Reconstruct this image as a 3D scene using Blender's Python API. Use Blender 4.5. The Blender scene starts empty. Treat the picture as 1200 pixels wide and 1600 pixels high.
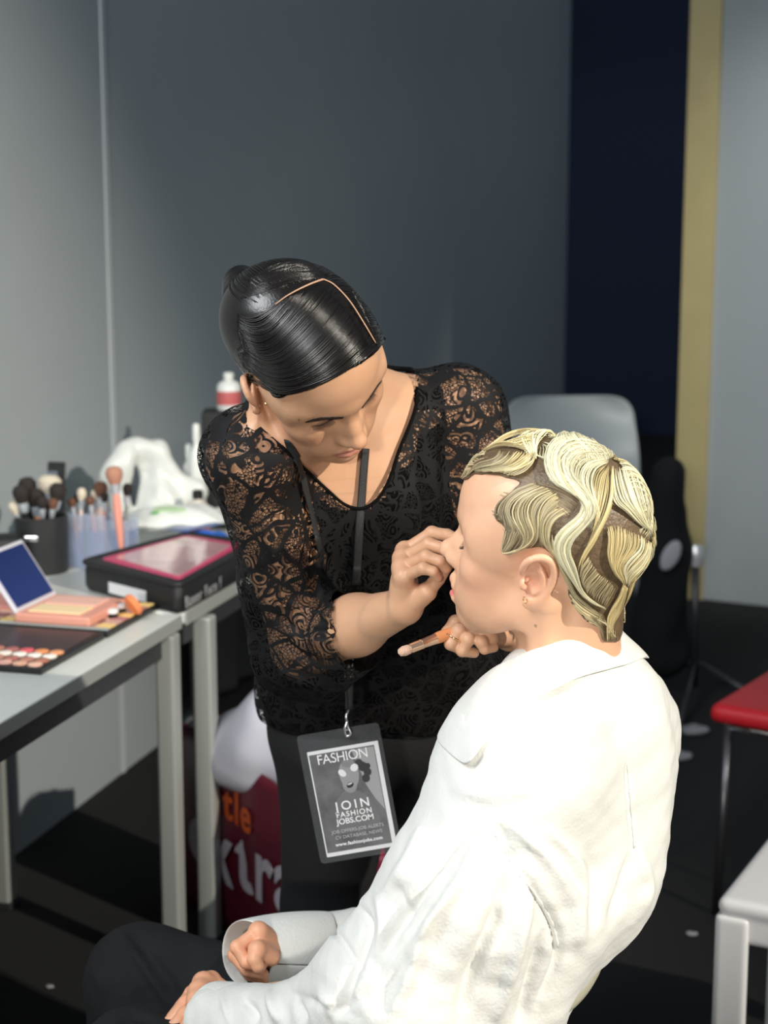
import bpy, bmesh, math, random
import numpy as np
from mathutils import Vector, Matrix, noise
from mathutils.bvhtree import BVHTree
random.seed(7); rng = np.random.default_rng(7)
C = bpy.context.scene.collection
PI = math.pi

# ------------------------------------------------------------------ camera, world, lights, exposure
FPX = 2550.0; TH = math.radians(10.0); CAM = np.array([0, 0, 1.5])
CF = np.array([0, math.cos(TH), -math.sin(TH)]); CU = np.array([0, math.sin(TH), math.cos(TH)]); CR = np.array([1.0, 0, 0])
cam = bpy.data.cameras.new('camera'); camo = bpy.data.objects.new('camera', cam); C.objects.link(camo)
camo.location = CAM; camo.rotation_euler = (PI / 2 - TH, 0, 0)
cam.sensor_fit = 'VERTICAL'; cam.sensor_height = 36; cam.sensor_width = 27; cam.lens = 36 * FPX / 1600
cam.clip_start = 0.05; cam.clip_end = 60
cam.dof.use_dof = True; cam.dof.focus_distance = 1.77; cam.dof.aperture_fstop = 6.0
sc = bpy.context.scene; sc.camera = camo
sc.view_settings.view_transform = 'Standard'; sc.view_settings.look = 'None'
sc.view_settings.gamma = 1; sc.view_settings.use_curve_mapping = False
sc.view_settings.exposure = 0.35

w = bpy.data.worlds.new('world'); sc.world = w; w.use_nodes = True
w.node_tree.nodes['Background'].inputs[0].default_value = (0.72, 0.86, 1.0, 1)
w.node_tree.nodes['Background'].inputs[1].default_value = 0.16

def lamp(name, kind, loc, target, energy, color, **kw):
    l = bpy.data.lights.new(name, kind); o = bpy.data.objects.new(name, l); C.objects.link(o)
    o.location = loc; l.energy = energy; l.color = color
    o.rotation_euler = (Vector(target) - Vector(loc)).to_track_quat('-Z', 'Y').to_euler()
    for k, v in kw.items(): setattr(l, k, v)
    return o
# low warm sun through the hall windows, cut to a beam; cool daylight from the front left
lamp('window_sun', 'SPOT', (4.3, -1.0, 3.9), (-0.15, 2.1, 1.0), 1300, (1.0, 0.93, 0.80), spot_size=math.radians(36), spot_blend=0.8, shadow_soft_size=0.06)
lamp('window_left', 'AREA', (-1.6, 0.6, 2.9), (-0.9, 4.2, 1.6), 92, (0.93, 0.97, 1.0), shape='RECTANGLE', size=1.6, size_y=1.4)
lamp('window_front', 'SPOT', (-0.75, -3.2, 2.05), (0.9, 6.4, 0.7), 380, (1.0, 0.94, 0.86), spot_size=math.radians(22), spot_blend=0.5, shadow_soft_size=0.12)

lamp('wall_fill_spot', 'SPOT', (2.9, 2.9, 3.9), (2.2, 6.1, 1.5), 330, (1.0, 0.97, 0.92), spot_size=math.radians(34), spot_blend=0.7, shadow_soft_size=0.05)  # unseen fill spot, added to brighten the right wall

# ------------------------------------------------------------------ helpers
def J(px, py, Y):
    """world point at distance Y behind the camera, seen at a pixel of the 1200x1600 frame"""
    d = CF + (px - 600) / FPX * CR + (800 - py) / FPX * CU
    return CAM + d * (Y / d[1])
def PX(p):
    d = np.asarray(p, float) - CAM; z = d @ CF
    return np.stack([600 + FPX * (d @ CR) / z, 800 - FPX * (d @ CU) / z], -1)
def onz(px, py, z):
    d = CF + (px - 600) / FPX * CR + (800 - py) / FPX * CU
    return CAM + d * ((z - CAM[2]) / d[2])
def V(*a): return np.array(a, float)
def unit(v): v = np.asarray(v, float); return v / (np.linalg.norm(v) + 1e-12)

def empty(name, loc=(0, 0, 0), rz=0, label=None, cat=None, group=None, parent=None):
    o = bpy.data.objects.new(name, None); C.objects.link(o); o.location = loc; o.rotation_euler = (0, 0, rz)
    o.empty_display_size = 0.05
    if parent: o.parent = parent
    return tag(o, label, cat, group)
def tag(o, label=None, cat=None, group=None, kind=None):
    if label: o['label'] = label
    if cat: o['category'] = cat
    if group: o['group'] = group
    if kind: o['kind'] = kind
    return o
def mesh_obj(name, verts, faces, mat=None, parent=None, smooth=True, cols=None, uv=None):
    me = bpy.data.meshes.new(name)
    verts = np.asarray(verts, np.float32)
    if isinstance(faces, np.ndarray):
        me.vertices.add(len(verts)); me.vertices.foreach_set('co', verts.ravel())
        n = len(faces); me.loops.add(n * 4); me.polygons.add(n)
        me.loops.foreach_set('vertex_index', faces.astype(np.int32).ravel())
        me.polygons.foreach_set('loop_start', np.arange(0, n * 4, 4, dtype=np.int32))
        me.update(calc_edges=True)
    else:
        me.from_pydata([tuple(v) for v in verts.tolist()], [], [tuple(q) for q in faces]); me.update()
    if smooth: me.polygons.foreach_set('use_smooth', np.ones(len(me.polygons), bool))
    if cols is not None:
        at = me.color_attributes.new('Col', 'FLOAT_COLOR', 'POINT')
        at.data.foreach_set('color', np.c_[cols, np.ones(len(cols))].astype(np.float32).ravel())
    if mat: me.materials.append(mat)
    o = bpy.data.objects.new(name, me); C.objects.link(o)
    if parent: o.parent = parent
    return o
def smooth_border(vs, fs, it=8):
    e = np.sort(np.vstack([fs[:, [0, 1]], fs[:, [1, 2]], fs[:, [2, 3]], fs[:, [3, 0]]]), 1)
    u, c = np.unique(e, axis=0, return_counts=True); b = u[c == 1]; vs = vs.copy()
    for _ in range(it):
        acc = np.zeros_like(vs); n = np.zeros(len(vs)); np.add.at(acc, b[:, 0], vs[b[:, 1]]); np.add.at(acc, b[:, 1], vs[b[:, 0]]); np.add.at(n, b.ravel(), 1)
        k = n >= 2; vs[k] = 0.5 * vs[k] + 0.5 * acc[k] / n[k][:, None]
    return vs
def bm_obj(name, bm, mat=None, parent=None, smooth=False, bevel=0, seg=2, subsurf=0, loc=None, rot=None):
    me = bpy.data.meshes.new(name); bmesh.ops.recalc_face_normals(bm, faces=bm.faces); bm.to_mesh(me); bm.free()
    if smooth: me.polygons.foreach_set('use_smooth', np.ones(len(me.polygons), bool))
    if mat: me.materials.append(mat)
    o = bpy.data.objects.new(name, me); C.objects.link(o)
    if parent: o.parent = parent
    if loc is not None: o.location = loc
    if rot is not None: o.rotation_euler = rot
    if bevel:
        m = o.modifiers.new('b', 'BEVEL'); m.width = bevel; m.segments = seg; m.limit_method = 'ANGLE'; m.angle_limit = 0.7
    if subsurf:
        m = o.modifiers.new('s', 'SUBSURF'); m.levels = subsurf; m.render_levels = subsurf
    return o
def add_box(bm, c, s, M=None):
    r = bmesh.ops.create_cube(bm, size=1)
    for v in r['verts']:
        v.co = Vector((v.co.x * s[0] + c[0], v.co.y * s[1] + c[1], v.co.z * s[2] + c[2]))
        if M is not None: v.co = M @ v.co
    return r['verts']
def box(name, c, s, mat, parent=None, bevel=0.002, **kw):
    bm = bmesh.new(); add_box(bm, c, s); return bm_obj(name, bm, mat, parent, bevel=bevel, **kw)
def lathe(name, prof, mat, parent=None, n=28, loc=None, rot=None, smooth=True, squash=1.0):
    vs, fs = [], []
    for r, z in prof:
        for k in range(n):
            a = 2 * PI * k / n; vs.append((r * math.cos(a), r * math.sin(a) * squash, z))
    m = len(prof)
    for i in range(m - 1):
        for k in range(n):
            fs.append((i * n + k, i * n + (k + 1) % n, (i + 1) * n + (k + 1) % n, (i + 1) * n + k))
    if prof[0][0] > 1e-4: fs.append(tuple(range(n))[::-1])
    if prof[-1][0] > 1e-4: fs.append(tuple((m - 1) * n + k for k in range(n)))
    o = mesh_obj(name, vs, fs, mat, parent, smooth=smooth)
    md = o.modifiers.new('e', 'EDGE_SPLIT'); md.split_angle = 0.7
    if loc is not None: o.location = loc
    if rot is not None: o.rotation_euler = rot
    return o
def tube_data(pts, rad, n=8, flat=1.0, up=None, cap=True):
    """tube along points; rad scalar or list; flat squashes the section along the second axis (normals given by up list)"""
    pts = np.asarray(pts, float); m = len(pts)
    rad = np.full(m, rad) if np.isscalar(rad) else np.asarray(rad, float)
    T = np.gradient(pts, axis=0); T /= np.linalg.norm(T, axis=1, keepdims=True) + 1e-12
    vs = np.zeros((m, n, 3)); a = np.arange(n) * 2 * PI / n
    nrm = None
    for i in range(m):
        if up is not None: u = np.asarray(up[i] if np.ndim(up) > 1 else up, float)
        else: u = nrm if nrm is not None else (V(0, 0, 1) if abs(T[i][2]) < 0.9 else V(1, 0, 0))
        b = np.cross(T[i], u); b /= np.linalg.norm(b) + 1e-12
        u = np.cross(b, T[i]); nrm = u
        vs[i] = pts[i] + rad[i] * (np.cos(a)[:, None] * b + flat * np.sin(a)[:, None] * u)
    vs = vs.reshape(-1, 3); fs = []
    for i in range(m - 1):
        for k in range(n):
            fs.append((i * n + k, i * n + (k + 1) % n, (i + 1) * n + (k + 1) % n, (i + 1) * n + k))
    if cap: fs += [tuple(range(n))[::-1], tuple((m - 1) * n + k for k in range(n))]
    return vs, fs
def tubes(name, items, mat, parent=None, smooth=True, cols=None):
    """many tubes in one mesh of one part: items = [(pts, rad, n, flat, up)]"""
    VS, FS, CS, off = [], [], [], 0
    for i, it in enumerate(items):
        v, f = tube_data(*it); VS.append(v); FS += [tuple(x + off for x in q) for q in f]; off += len(v)
        if cols is not None: CS.append(np.tile(cols[i], (len(v), 1)))
    return mesh_obj(name, np.vstack(VS), FS, mat, parent, smooth, cols=np.vstack(CS) if cols is not None else None)
def catmull(P, n=8, closed=False):
    P = np.asarray(P, float); m = len(P); out = []
    for i in range(m if closed else m - 1):
        p0 = P[(i - 1) % m] if closed or i > 0 else 2 * P[0] - P[1]
        p1 = P[i]; p2 = P[(i + 1) % m]
        p3 = P[(i + 2) % m] if closed or i + 2 < m else 2 * P[-1] - P[-2]
        for t in np.arange(n) / n:
            out.append(0.5 * ((2 * p1) + (-p0 + p2) * t + (2 * p0 - 5 * p1 + 4 * p2 - p3) * t * t + (-p0 + 3 * p1 - 3 * p2 + p3) * t ** 3))
    if not closed: out.append(P[-1])
    return np.array(out)

# ------------------------------------------------------------------ signed distance sculpting (numpy) + surface nets
class Frame:
    def __init__(s, R=np.eye(3), t=(0, 0, 0), k=1.0): s.R = np.asarray(R, float); s.t = np.asarray(t, float); s.k = k
    def w(s, p): return s.t + s.k * (np.asarray(p, float) @ s.R.T)
    def l(s, p): return ((np.asarray(p, float) - s.t) @ s.R) / s.k
WORLD = Frame()
def rot_ypr(y, p, r):
    Rz = np.array([[math.cos(y), -math.sin(y), 0], [math.sin(y), math.cos(y), 0], [0, 0, 1]])
    Ry = np.array([[math.cos(p), 0, math.sin(p)], [0, 1, 0], [-math.sin(p), 0, math.cos(p)]])
    Rx = np.array([[1, 0, 0], [0, math.cos(r), -math.sin(r)], [0, math.sin(r), math.cos(r)]])
    return Rz @ Ry @ Rx
def eul(rx=0, ry=0, rz=0): return rot_ypr(math.radians(rz), math.radians(ry), math.radians(rx))
class Sculpt:
    def __init__(s): s.ops = []
    def add(s, kind, fn, c, rad, k): s.ops.append((kind, fn, np.asarray(c, float), rad, k))
    def ell(s, c, r, k=0.01, F=WORLD, R=None, op='u'):
        c = np.asarray(c, float); r = np.asarray(r, float) * np.ones(3); R_ = np.eye(3) if R is None else R
        Rw = F.R @ R_; cw = F.w(c); rk = r * F.k
        def fn(P):
            q = (P - cw) @ Rw; a = np.sqrt(((q / rk) ** 2).sum(-1)) ; b = np.sqrt(((q / rk ** 2) ** 2).sum(-1)) + 1e-9
            return a * (a - 1) / b
        s.add(op, fn, cw, float(rk.max()), k * F.k); return s
    def cap(s, a, b, ra, rb=None, k=0.01, F=WORLD, op='u', flat=None, up=(0, 0, 1)):
        """round cone from a to b; flat<1 squashes it along 'up'"""
        rb = ra if rb is None else rb
        A = F.w(a); B = F.w(b); ra *= F.k; rb *= F.k
        if flat is not None:
            ax = unit(B - A); u = unit(F.R @ np.asarray(up, float)); u = unit(u - ax * (u @ ax))
        def fn(P):
            ba = B - A; pa = P - A
            h = np.clip((pa @ ba) / (ba @ ba), 0, 1)
            v = pa - h[..., None] * ba
            if flat is not None:
                vu = v @ u; v = v + np.multiply.outer(vu * (1 / flat - 1), u)
                return (np.sqrt((v ** 2).sum(-1)) - (ra + (rb - ra) * h)) * (0.5 + 0.5 * flat)
            return np.sqrt((v ** 2).sum(-1)) - (ra + (rb - ra) * h)
        s.add(op, fn, (A + B) / 2, float(np.linalg.norm(A - B) / 2 + max(ra, rb)), k * F.k); return s
    def chain(s, pts, rad, k=0.01, F=WORLD, op='u', **kw):
        for i in range(len(pts) - 1): s.cap(pts[i], pts[i + 1], rad[i], rad[i + 1], k, F, op, **kw)
        return s
    def box(s, c, h, r=0.01, k=0.01, F=WORLD, R=None, op='u'):
        c = np.asarray(c, float); h = np.asarray(h, float) * F.k; R_ = np.eye(3) if R is None else R
        Rw = F.R @ R_; cw = F.w(c); r = r * F.k
        def fn(P):
            q = np.abs((P - cw) @ Rw) - (h - r)
            return np.sqrt((np.maximum(q, 0) ** 2).sum(-1)) + np.minimum(q.max(-1), 0) - r
        s.add(op, fn, cw, float(np.linalg.norm(h)), k * F.k); return s
    def disp(s, fn, c, rad):
        s.add('d', fn, c, rad, 0.0); return s
    def mesh(s, lo, hi, vox, mask=None):
        lo = np.asarray(lo, float); hi = np.asarray(hi, float)
        n = np.ceil((hi - lo) / vox).astype(int) + 1
        D = np.full(n, 0.25, np.float32)
        ax = [lo[i] + vox * np.arange(n[i]) for i in range(3)]
        for kind, fn, c, rad, k in s.ops:
            m = rad + k + 4 * vox + 0.004
            i0 = np.maximum(np.floor((c - m - lo) / vox).astype(int), 0); i1 = np.minimum(np.ceil((c + m - lo) / vox).astype(int) + 1, n)
            if (i1 <= i0).any(): continue
            P = np.stack(np.meshgrid(ax[0][i0[0]:i1[0]], ax[1][i0[1]:i1[1]], ax[2][i0[2]:i1[2]], indexing='ij'), -1)
            S = D[i0[0]:i1[0], i0[1]:i1[1], i0[2]:i1[2]]
            if kind == 'd':
                near = np.abs(S) < 0.03
                if near.any(): S[near] = S[near] + fn(P[near])
                continue
            d = fn(P).astype(np.float32)
            if kind == 's': d = -d
            if k <= 1e-6: r = np.minimum(S, d) if kind == 'u' else np.maximum(S, d)
            else:
                h = np.maximum(k - np.abs(S - d), 0) / k
                r = (np.minimum(S, d) - h * h * k / 4) if kind == 'u' else (np.maximum(S, d) + h * h * k / 4)
            S[...] = r
        return nets(D, lo, vox)
def nets(D, lo, vox):
    n = np.array(D.shape); S = D < 0
    def sl(a, i, j, k): return a[i:n[0] - 1 + i, j:n[1] - 1 + j, k:n[2] - 1 + k]
    cnt = sum(sl(S, i, j, k).astype(np.int8) for i in (0, 1) for j in (0, 1) for k in (0, 1))
    act = (cnt > 0) & (cnt < 8); idx = np.argwhere(act)
    vid = np.full(act.shape, -1, np.int64); vid[act] = np.arange(len(idx))
    cor = [(i, j, k) for i in (0, 1) for j in (0, 1) for k in (0, 1)]
    val = {c: D[idx[:, 0] + c[0], idx[:, 1] + c[1], idx[:, 2] + c[2]] for c in cor}
    acc = np.zeros((len(idx), 3)); num = np.zeros(len(idx))
    for c in cor:
        for a in range(3):
            if c[a] == 0:
                e = list(c); e[a] = 1; e = tuple(e)
                d0, d1 = val[c], val[e]; x = (d0 < 0) != (d1 < 0)
                t = np.where(x, d0 / np.where(x, d0 - d1, 1), 0)
                p = np.tile(np.array(c, float), (len(idx), 1)); p[:, a] = t
                acc[x] += p[x]; num[x] += 1
    vs = lo + vox * (idx + acc / num[:, None])
    Q = []
    for a in range(3):
        b, c = (a + 1) % 3, (a + 2) % 3
        s0 = [slice(None)] * 3; s1 = [slice(None)] * 3; s0[a] = slice(0, -1); s1[a] = slice(1, None)
        A = S[tuple(s0)]; B = S[tuple(s1)]; x = np.argwhere(A != B)
        x = x[(x[:, b] > 0) & (x[:, c] > 0) & (x[:, b] < n[b] - 1) & (x[:, c] < n[c] - 1)]
        ins = A[tuple(x.T)]
        def g(db, dc):
            y = x.copy(); y[:, b] -= db; y[:, c] -= dc; return vid[tuple(y.T)]
        q = np.stack([g(0, 0), g(1, 0), g(1, 1), g(0, 1)], 1)
        q[~ins] = q[~ins][:, ::-1]; Q.append(q)
    return vs, np.vstack(Q)
def fbm(P, scale, seed=0, octs=2):
    """cheap smooth noise on numpy points by summed rotated sines"""
    r = np.random.default_rng(seed); out = np.zeros(P.shape[:-1])
    for o in range(octs):
        for _ in range(5):
            d = r.normal(size=3); d /= np.linalg.norm(d); out += np.sin(P @ d * scale * (2 ** o) * (0.7 + 0.6 * r.random()) + r.random() * 6.28) / (2 ** o) / 3
    return out

# ------------------------------------------------------------------ materials
MATS = {}
def mat(name, col, rough=0.5, metal=0.0, noise_amt=0.0, noise_scale=40, bump=0.0, bump_scale=200, sss=0.0, spec=None, alpha=None, coat=0, sheen=0, trans=0, attr=False, emit=None):
    m = bpy.data.materials.new(name); m.use_nodes = True; nt = m.node_tree; b = nt.nodes['Principled BSDF']
    col = tuple(col) + (1,) if len(col) == 3 else col
    b.inputs['Base Color'].default_value = col; b.inputs['Roughness'].default_value = rough; b.inputs['Metallic'].default_value = metal
    tc = nt.nodes.new('ShaderNodeTexCoord')
    src = None
    if attr:
        a = nt.nodes.new('ShaderNodeAttribute'); a.attribute_name = 'Col'; src = a.outputs['Color']
    if noise_amt:
        nz = nt.nodes.new('ShaderNodeTexNoise'); nz.inputs['Scale'].default_value = noise_scale; nz.inputs['Detail'].default_value = 4
        nt.links.new(tc.outputs['Object'], nz.inputs['Vector'])
        mr = nt.nodes.new('ShaderNodeMapRange'); mr.inputs[3].default_value = 1 - noise_amt; mr.inputs[4].default_value = 1 + noise_amt
        nt.links.new(nz.outputs['Fac'], mr.inputs[0])
        mx = nt.nodes.new('ShaderNodeMix'); mx.data_type = 'RGBA'; mx.blend_type = 'MULTIPLY'; mx.inputs[0].default_value = 1
        if src is not None: nt.links.new(src, mx.inputs[6])
        else: mx.inputs[6].default_value = col
        nt.links.new(mr.outputs[0], mx.inputs[7]); src = mx.outputs[2]
    if src is not None: nt.links.new(src, b.inputs['Base Color'])
    if bump:
        nz = nt.nodes.new('ShaderNodeTexNoise'); nz.inputs['Scale'].default_value = bump_scale; nz.inputs['Detail'].default_value = 3
        nt.links.new(tc.outputs['Object'], nz.inputs['Vector'])
        bp = nt.nodes.new('ShaderNodeBump'); bp.inputs['Strength'].default_value = bump; bp.inputs['Distance'].default_value = 0.002
        nt.links.new(nz.outputs['Fac'], bp.inputs['Height']); nt.links.new(bp.outputs[0], b.inputs['Normal'])
    if sss:
        b.inputs['Subsurface Weight'].default_value = sss; b.inputs['Subsurface Radius'].default_value = (1, 0.35, 0.2); b.inputs['Subsurface Scale'].default_value = 0.008
    if spec is not None: b.inputs['Specular IOR Level'].default_value = spec
    if alpha is not None: b.inputs['Alpha'].default_value = alpha
    if coat: b.inputs['Coat Weight'].default_value = coat
    if sheen: b.inputs['Sheen Weight'].default_value = sheen
    if trans: b.inputs['Transmission Weight'].default_value = trans
    if emit: b.inputs['Emission Color'].default_value = tuple(emit[:3]) + (1,); b.inputs['Emission Strength'].default_value = emit[3]
    MATS[name] = m; return m
def skin_mat(name, rough=0.42):
    m = mat(name, (0.7, 0.45, 0.33), rough, attr=True, noise_amt=0.06, noise_scale=60, bump=0.12, bump_scale=900, sss=0.12)
    return m
SKIN = skin_mat('skin')
def lace_mat(name, seed=0.0, hole=1.0):
    """black lace: net, scrolls and thick vines; holes are real transparency"""
    m = bpy.data.materials.new(name); m.use_nodes = True; nt = m.node_tree; N = nt.nodes; L = nt.links; b = N['Principled BSDF']
    b.inputs['Base Color'].default_value = (0.005, 0.0045, 0.005, 1); b.inputs['Roughness'].default_value = 0.7; b.inputs['Specular IOR Level'].default_value = 0.25
    tc = N.new('ShaderNodeTexCoord')
    mp = N.new('ShaderNodeMapping'); mp.inputs['Location'].default_value = (seed, seed, seed); L.new(tc.outputs['Object'], mp.inputs['Vector'])
    ns = N.new('ShaderNodeTexNoise'); ns.inputs['Scale'].default_value = 22; ns.inputs['Detail'].default_value = 1; L.new(mp.outputs[0], ns.inputs['Vector'])
    ad = N.new('ShaderNodeVectorMath'); ad.operation = 'MULTIPLY_ADD'; L.new(ns.outputs['Color'], ad.inputs[0]); ad.inputs[1].default_value = (0.03, 0.03, 0.03); L.new(mp.outputs[0], ad.inputs[2])
    def M(op, a, bb=None, c=None):
        n = N.new('ShaderNodeMath'); n.operation = op
        for i, x in enumerate((a, bb, c)):
            if x is None: continue
            if isinstance(x, (int, float)): n.inputs[i].default_value = x
            else: L.new(x, n.inputs[i])
        return n.outputs[0]
    def vor(scale, feat, vec):
        v = N.new('ShaderNodeTexVoronoi'); v.feature = feat; v.inputs['Scale'].default_value = scale; L.new(vec, v.inputs['Vector']); return v
    net = vor(260, 'DISTANCE_TO_EDGE', mp.outputs[0]).outputs['Distance']            # fine net ~4 mm
    netf = M('LESS_THAN', net, 0.11)
    big = vor(46, 'F1', ad.outputs[0])                                                # scroll motifs
    ring = M('SINE', M('MULTIPLY', big.outputs['Distance'], 26.0))
    ringf = M('GREATER_THAN', ring, 0.10)
    vine = vor(30, 'DISTANCE_TO_EDGE', ad.outputs[0]).outputs['Distance']
    vinef = M('LESS_THAN', vine, 0.075)
    sel = N.new('ShaderNodeTexNoise'); sel.inputs['Scale'].default_value = 34; sel.inputs['Detail'].default_value = 0; L.new(mp.outputs[0], sel.inputs['Vector'])
    self_ = M('GREATER_THAN', sel.outputs['Fac'], 0.50)
    mixp = M('ADD', M('MULTIPLY', ringf, self_), M('MULTIPLY', netf, M('SUBTRACT', 1.0, self_)))
    a = M('MINIMUM', M('ADD', mixp, vinef), 1.0)
    a = M('MAXIMUM', a, 0.16)
    L.new(a, b.inputs['Alpha'])
    bp = N.new('ShaderNodeBump'); bp.inputs['Strength'].default_value = 0.8; bp.inputs['Distance'].default_value = 0.002
    L.new(a, bp.inputs['Height']); L.new(bp.outputs[0], b.inputs['Normal'])
    MATS[name] = m; return m
LACE = lace_mat('black_lace')
BLACK = mat('black_jersey', (0.004, 0.004, 0.004), 0.9, spec=0.1, bump=0.5, bump_scale=120)
TROUSER_BLACK = mat('black_trousers', (0.009, 0.009, 0.010), 0.8, spec=0.3, bump=0.3, bump_scale=300)
DENIM = mat('charcoal_denim', (0.013, 0.0135, 0.015), 0.9, noise_amt=0.35, noise_scale=25, bump=0.5, bump_scale=500, spec=0.25)
SHIRT = mat('white_linen', (0.76, 0.76, 0.72), 0.85, noise_amt=0.03, noise_scale=80, bump=0.35, bump_scale=260, sheen=0.2)
GOLD = mat('gold', (0.85, 0.6, 0.3), 0.2, 1.0)
SILVER = mat('silver', (0.75, 0.75, 0.76), 0.22, 1.0)
# ------------------------------------------------------------------ heads: shared anatomy in head space (x forward, y left, z up)
def sculpt_head(S, F, mouth_open=0.0, slim=1.0, nose_up=0.0, lip=1.0):
    e, c = S.ell, S.cap
    e((-0.006, 0, 0.048), (0.094, 0.0735, 0.078), 0.02, F)              # cranium
    e((-0.045, 0, 0.020), (0.054, 0.060, 0.055), 0.03, F)
    e((0.036, 0, 0.052), (0.060, 0.060, 0.058), 0.03, F)                # forehead
    c((0.030, 0, 0.000), (0.052, 0, -0.066), 0.056, 0.030, 0.03, F)     # face mass
    for s in (-1, 1):
        c((-0.006, s * 0.050 * slim, -0.020), (0.008, s * 0.045 * slim, -0.050), 0.017, 0.014, 0.025, F)   # ramus
        c((0.008, s * 0.045 * slim, -0.050), (0.070, s * 0.014, -0.084), 0.014, 0.012, 0.030, F)            # jaw
        e((0.060, s * 0.043, -0.010), (0.022, 0.021, 0.018), 0.028, F)                                       # cheekbone
        e((0.056, s * 0.031, -0.046), (0.030, 0.022, 0.030), 0.028, F)                                       # cheek
        c((0.084, s * 0.006, 0.034), (0.070, s * 0.044, 0.036), 0.012, 0.009, 0.016, F)                      # brow ridge
        e((0.040, s * 0.060, 0.030), (0.030, 0.012, 0.022), 0.02, F)
    e((0.097, 0.030, 0.014), (0.016, 0.015, 0.011), 0.012, F, op='s')
    e((0.097, -0.030, 0.014), (0.016, 0.015, 0.011), 0.012, F, op='s')
    for s in (-1, 1):                                                     # closed lids over the eyeballs
        e((0.0715, s * 0.031, 0.0135), (0.0135, 0.0165, 0.0115), 0.004, F)
        pts = [(0.0850, s * 0.018, 0.0095), (0.0868, s * 0.026, 0.0070), (0.0855, s * 0.035, 0.0068), (0.0790, s * 0.043, 0.0090)]
        S.chain(pts, [0.0015] * 4, 0.0020, F, op='s')
        pts = [(0.0850, s * 0.018, 0.0180), (0.0855, s * 0.027, 0.0215), (0.0820, s * 0.036, 0.0210), (0.0765, s * 0.043, 0.0165)]
        S.chain(pts, [0.0013] * 4, 0.0040, F, op='s')
    # nose
    nu = nose_up
    S.chain([(0.085, 0, 0.030), (0.0905, 0, 0.014), (0.100, 0, -0.003), (0.1105, 0, -0.0175 + nu)], [0.0085, 0.0075, 0.0085, 0.0100], 0.010, F)
    e((0.1120, 0, -0.0190 + nu), (0.0105, 0.0105, 0.0090), 0.006, F)
    for s in (-1, 1):
        e((0.0990, s * 0.0115, -0.0235 + nu * .6), (0.0125, 0.0065, 0.0078), 0.005, F)
        e((0.0870, s * 0.0120, -0.0120), (0.0120, 0.0080, 0.0140), 0.012, F)
        e((0.1040, s * 0.0058, -0.0300 + nu * .8), (0.0068, 0.0030, 0.0040), 0.002, F, op='s')
    c((0.1080, 0, -0.026 + nu), (0.0960, 0, -0.034), 0.0042, 0.0045, 0.004, F)
    # muzzle, lips
    e((0.078, 0, -0.052), (0.0225, 0.031, 0.026), 0.020, F)
    c((0.0975, 0.0035, -0.0365), (0.0990, 0.0035, -0.0450), 0.0022, 0.0022, 0.005, F)
    c((0.0975, -0.0035, -0.0365), (0.0990, -0.0035, -0.0450), 0.0022, 0.0022, 0.005, F)
    mo = mouth_open
    up = [(0.0850, -0.0260, -0.0560), (0.0960, -0.0140, -0.0515), (0.1005, -0.0045, -0.0485), (0.0995, 0, -0.0500), (0.1005, 0.0045, -0.0485), (0.0960, 0.0140, -0.0515), (0.0850, 0.0260, -0.0560)]
    S.chain([(x, y, z + mo * .4) for x, y, z in up], [0.0022, 0.0044 * lip, 0.0050 * lip, 0.0046 * lip, 0.0050 * lip, 0.0044 * lip, 0.0022], 0.004, F)
    lo = [(0.0850, -0.0250, -0.0575), (0.0955, -0.0125, -0.0620), (0.0990, -0.0045, -0.0630), (0.0990, 0.0045, -0.0630), (0.0955, 0.0125, -0.0620), (0.0850, 0.0250, -0.0575)]
    S.chain([(x, y, z - mo) for x, y, z in lo], [0.0022, 0.0050 * lip, 0.0060 * lip, 0.0060 * lip, 0.0050 * lip, 0.0022], 0.004, F)
    sl = [(0.0870, -0.0255, -0.0568), (0.0985, -0.0130, -0.0562), (0.1060, 0, -0.0560), (0.0985, 0.0130, -0.0562), (0.0870, 0.0255, -0.0568)]
    S.chain([(x + .0005, y, z - mo * .3) for x, y, z in sl], [0.0014, 0.0016 + mo * .6, 0.0017 + mo * .7, 0.0016 + mo * .6, 0.0014], 0.0016, F, op='s')
    e((0.103, 0, -0.0735), (0.010, 0.016, 0.0045), 0.008, F, op='s')       # fold above the chin
    e((0.0800, 0, -0.0840), (0.0170, 0.0190, 0.0150), 0.014, F)            # chin
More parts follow.
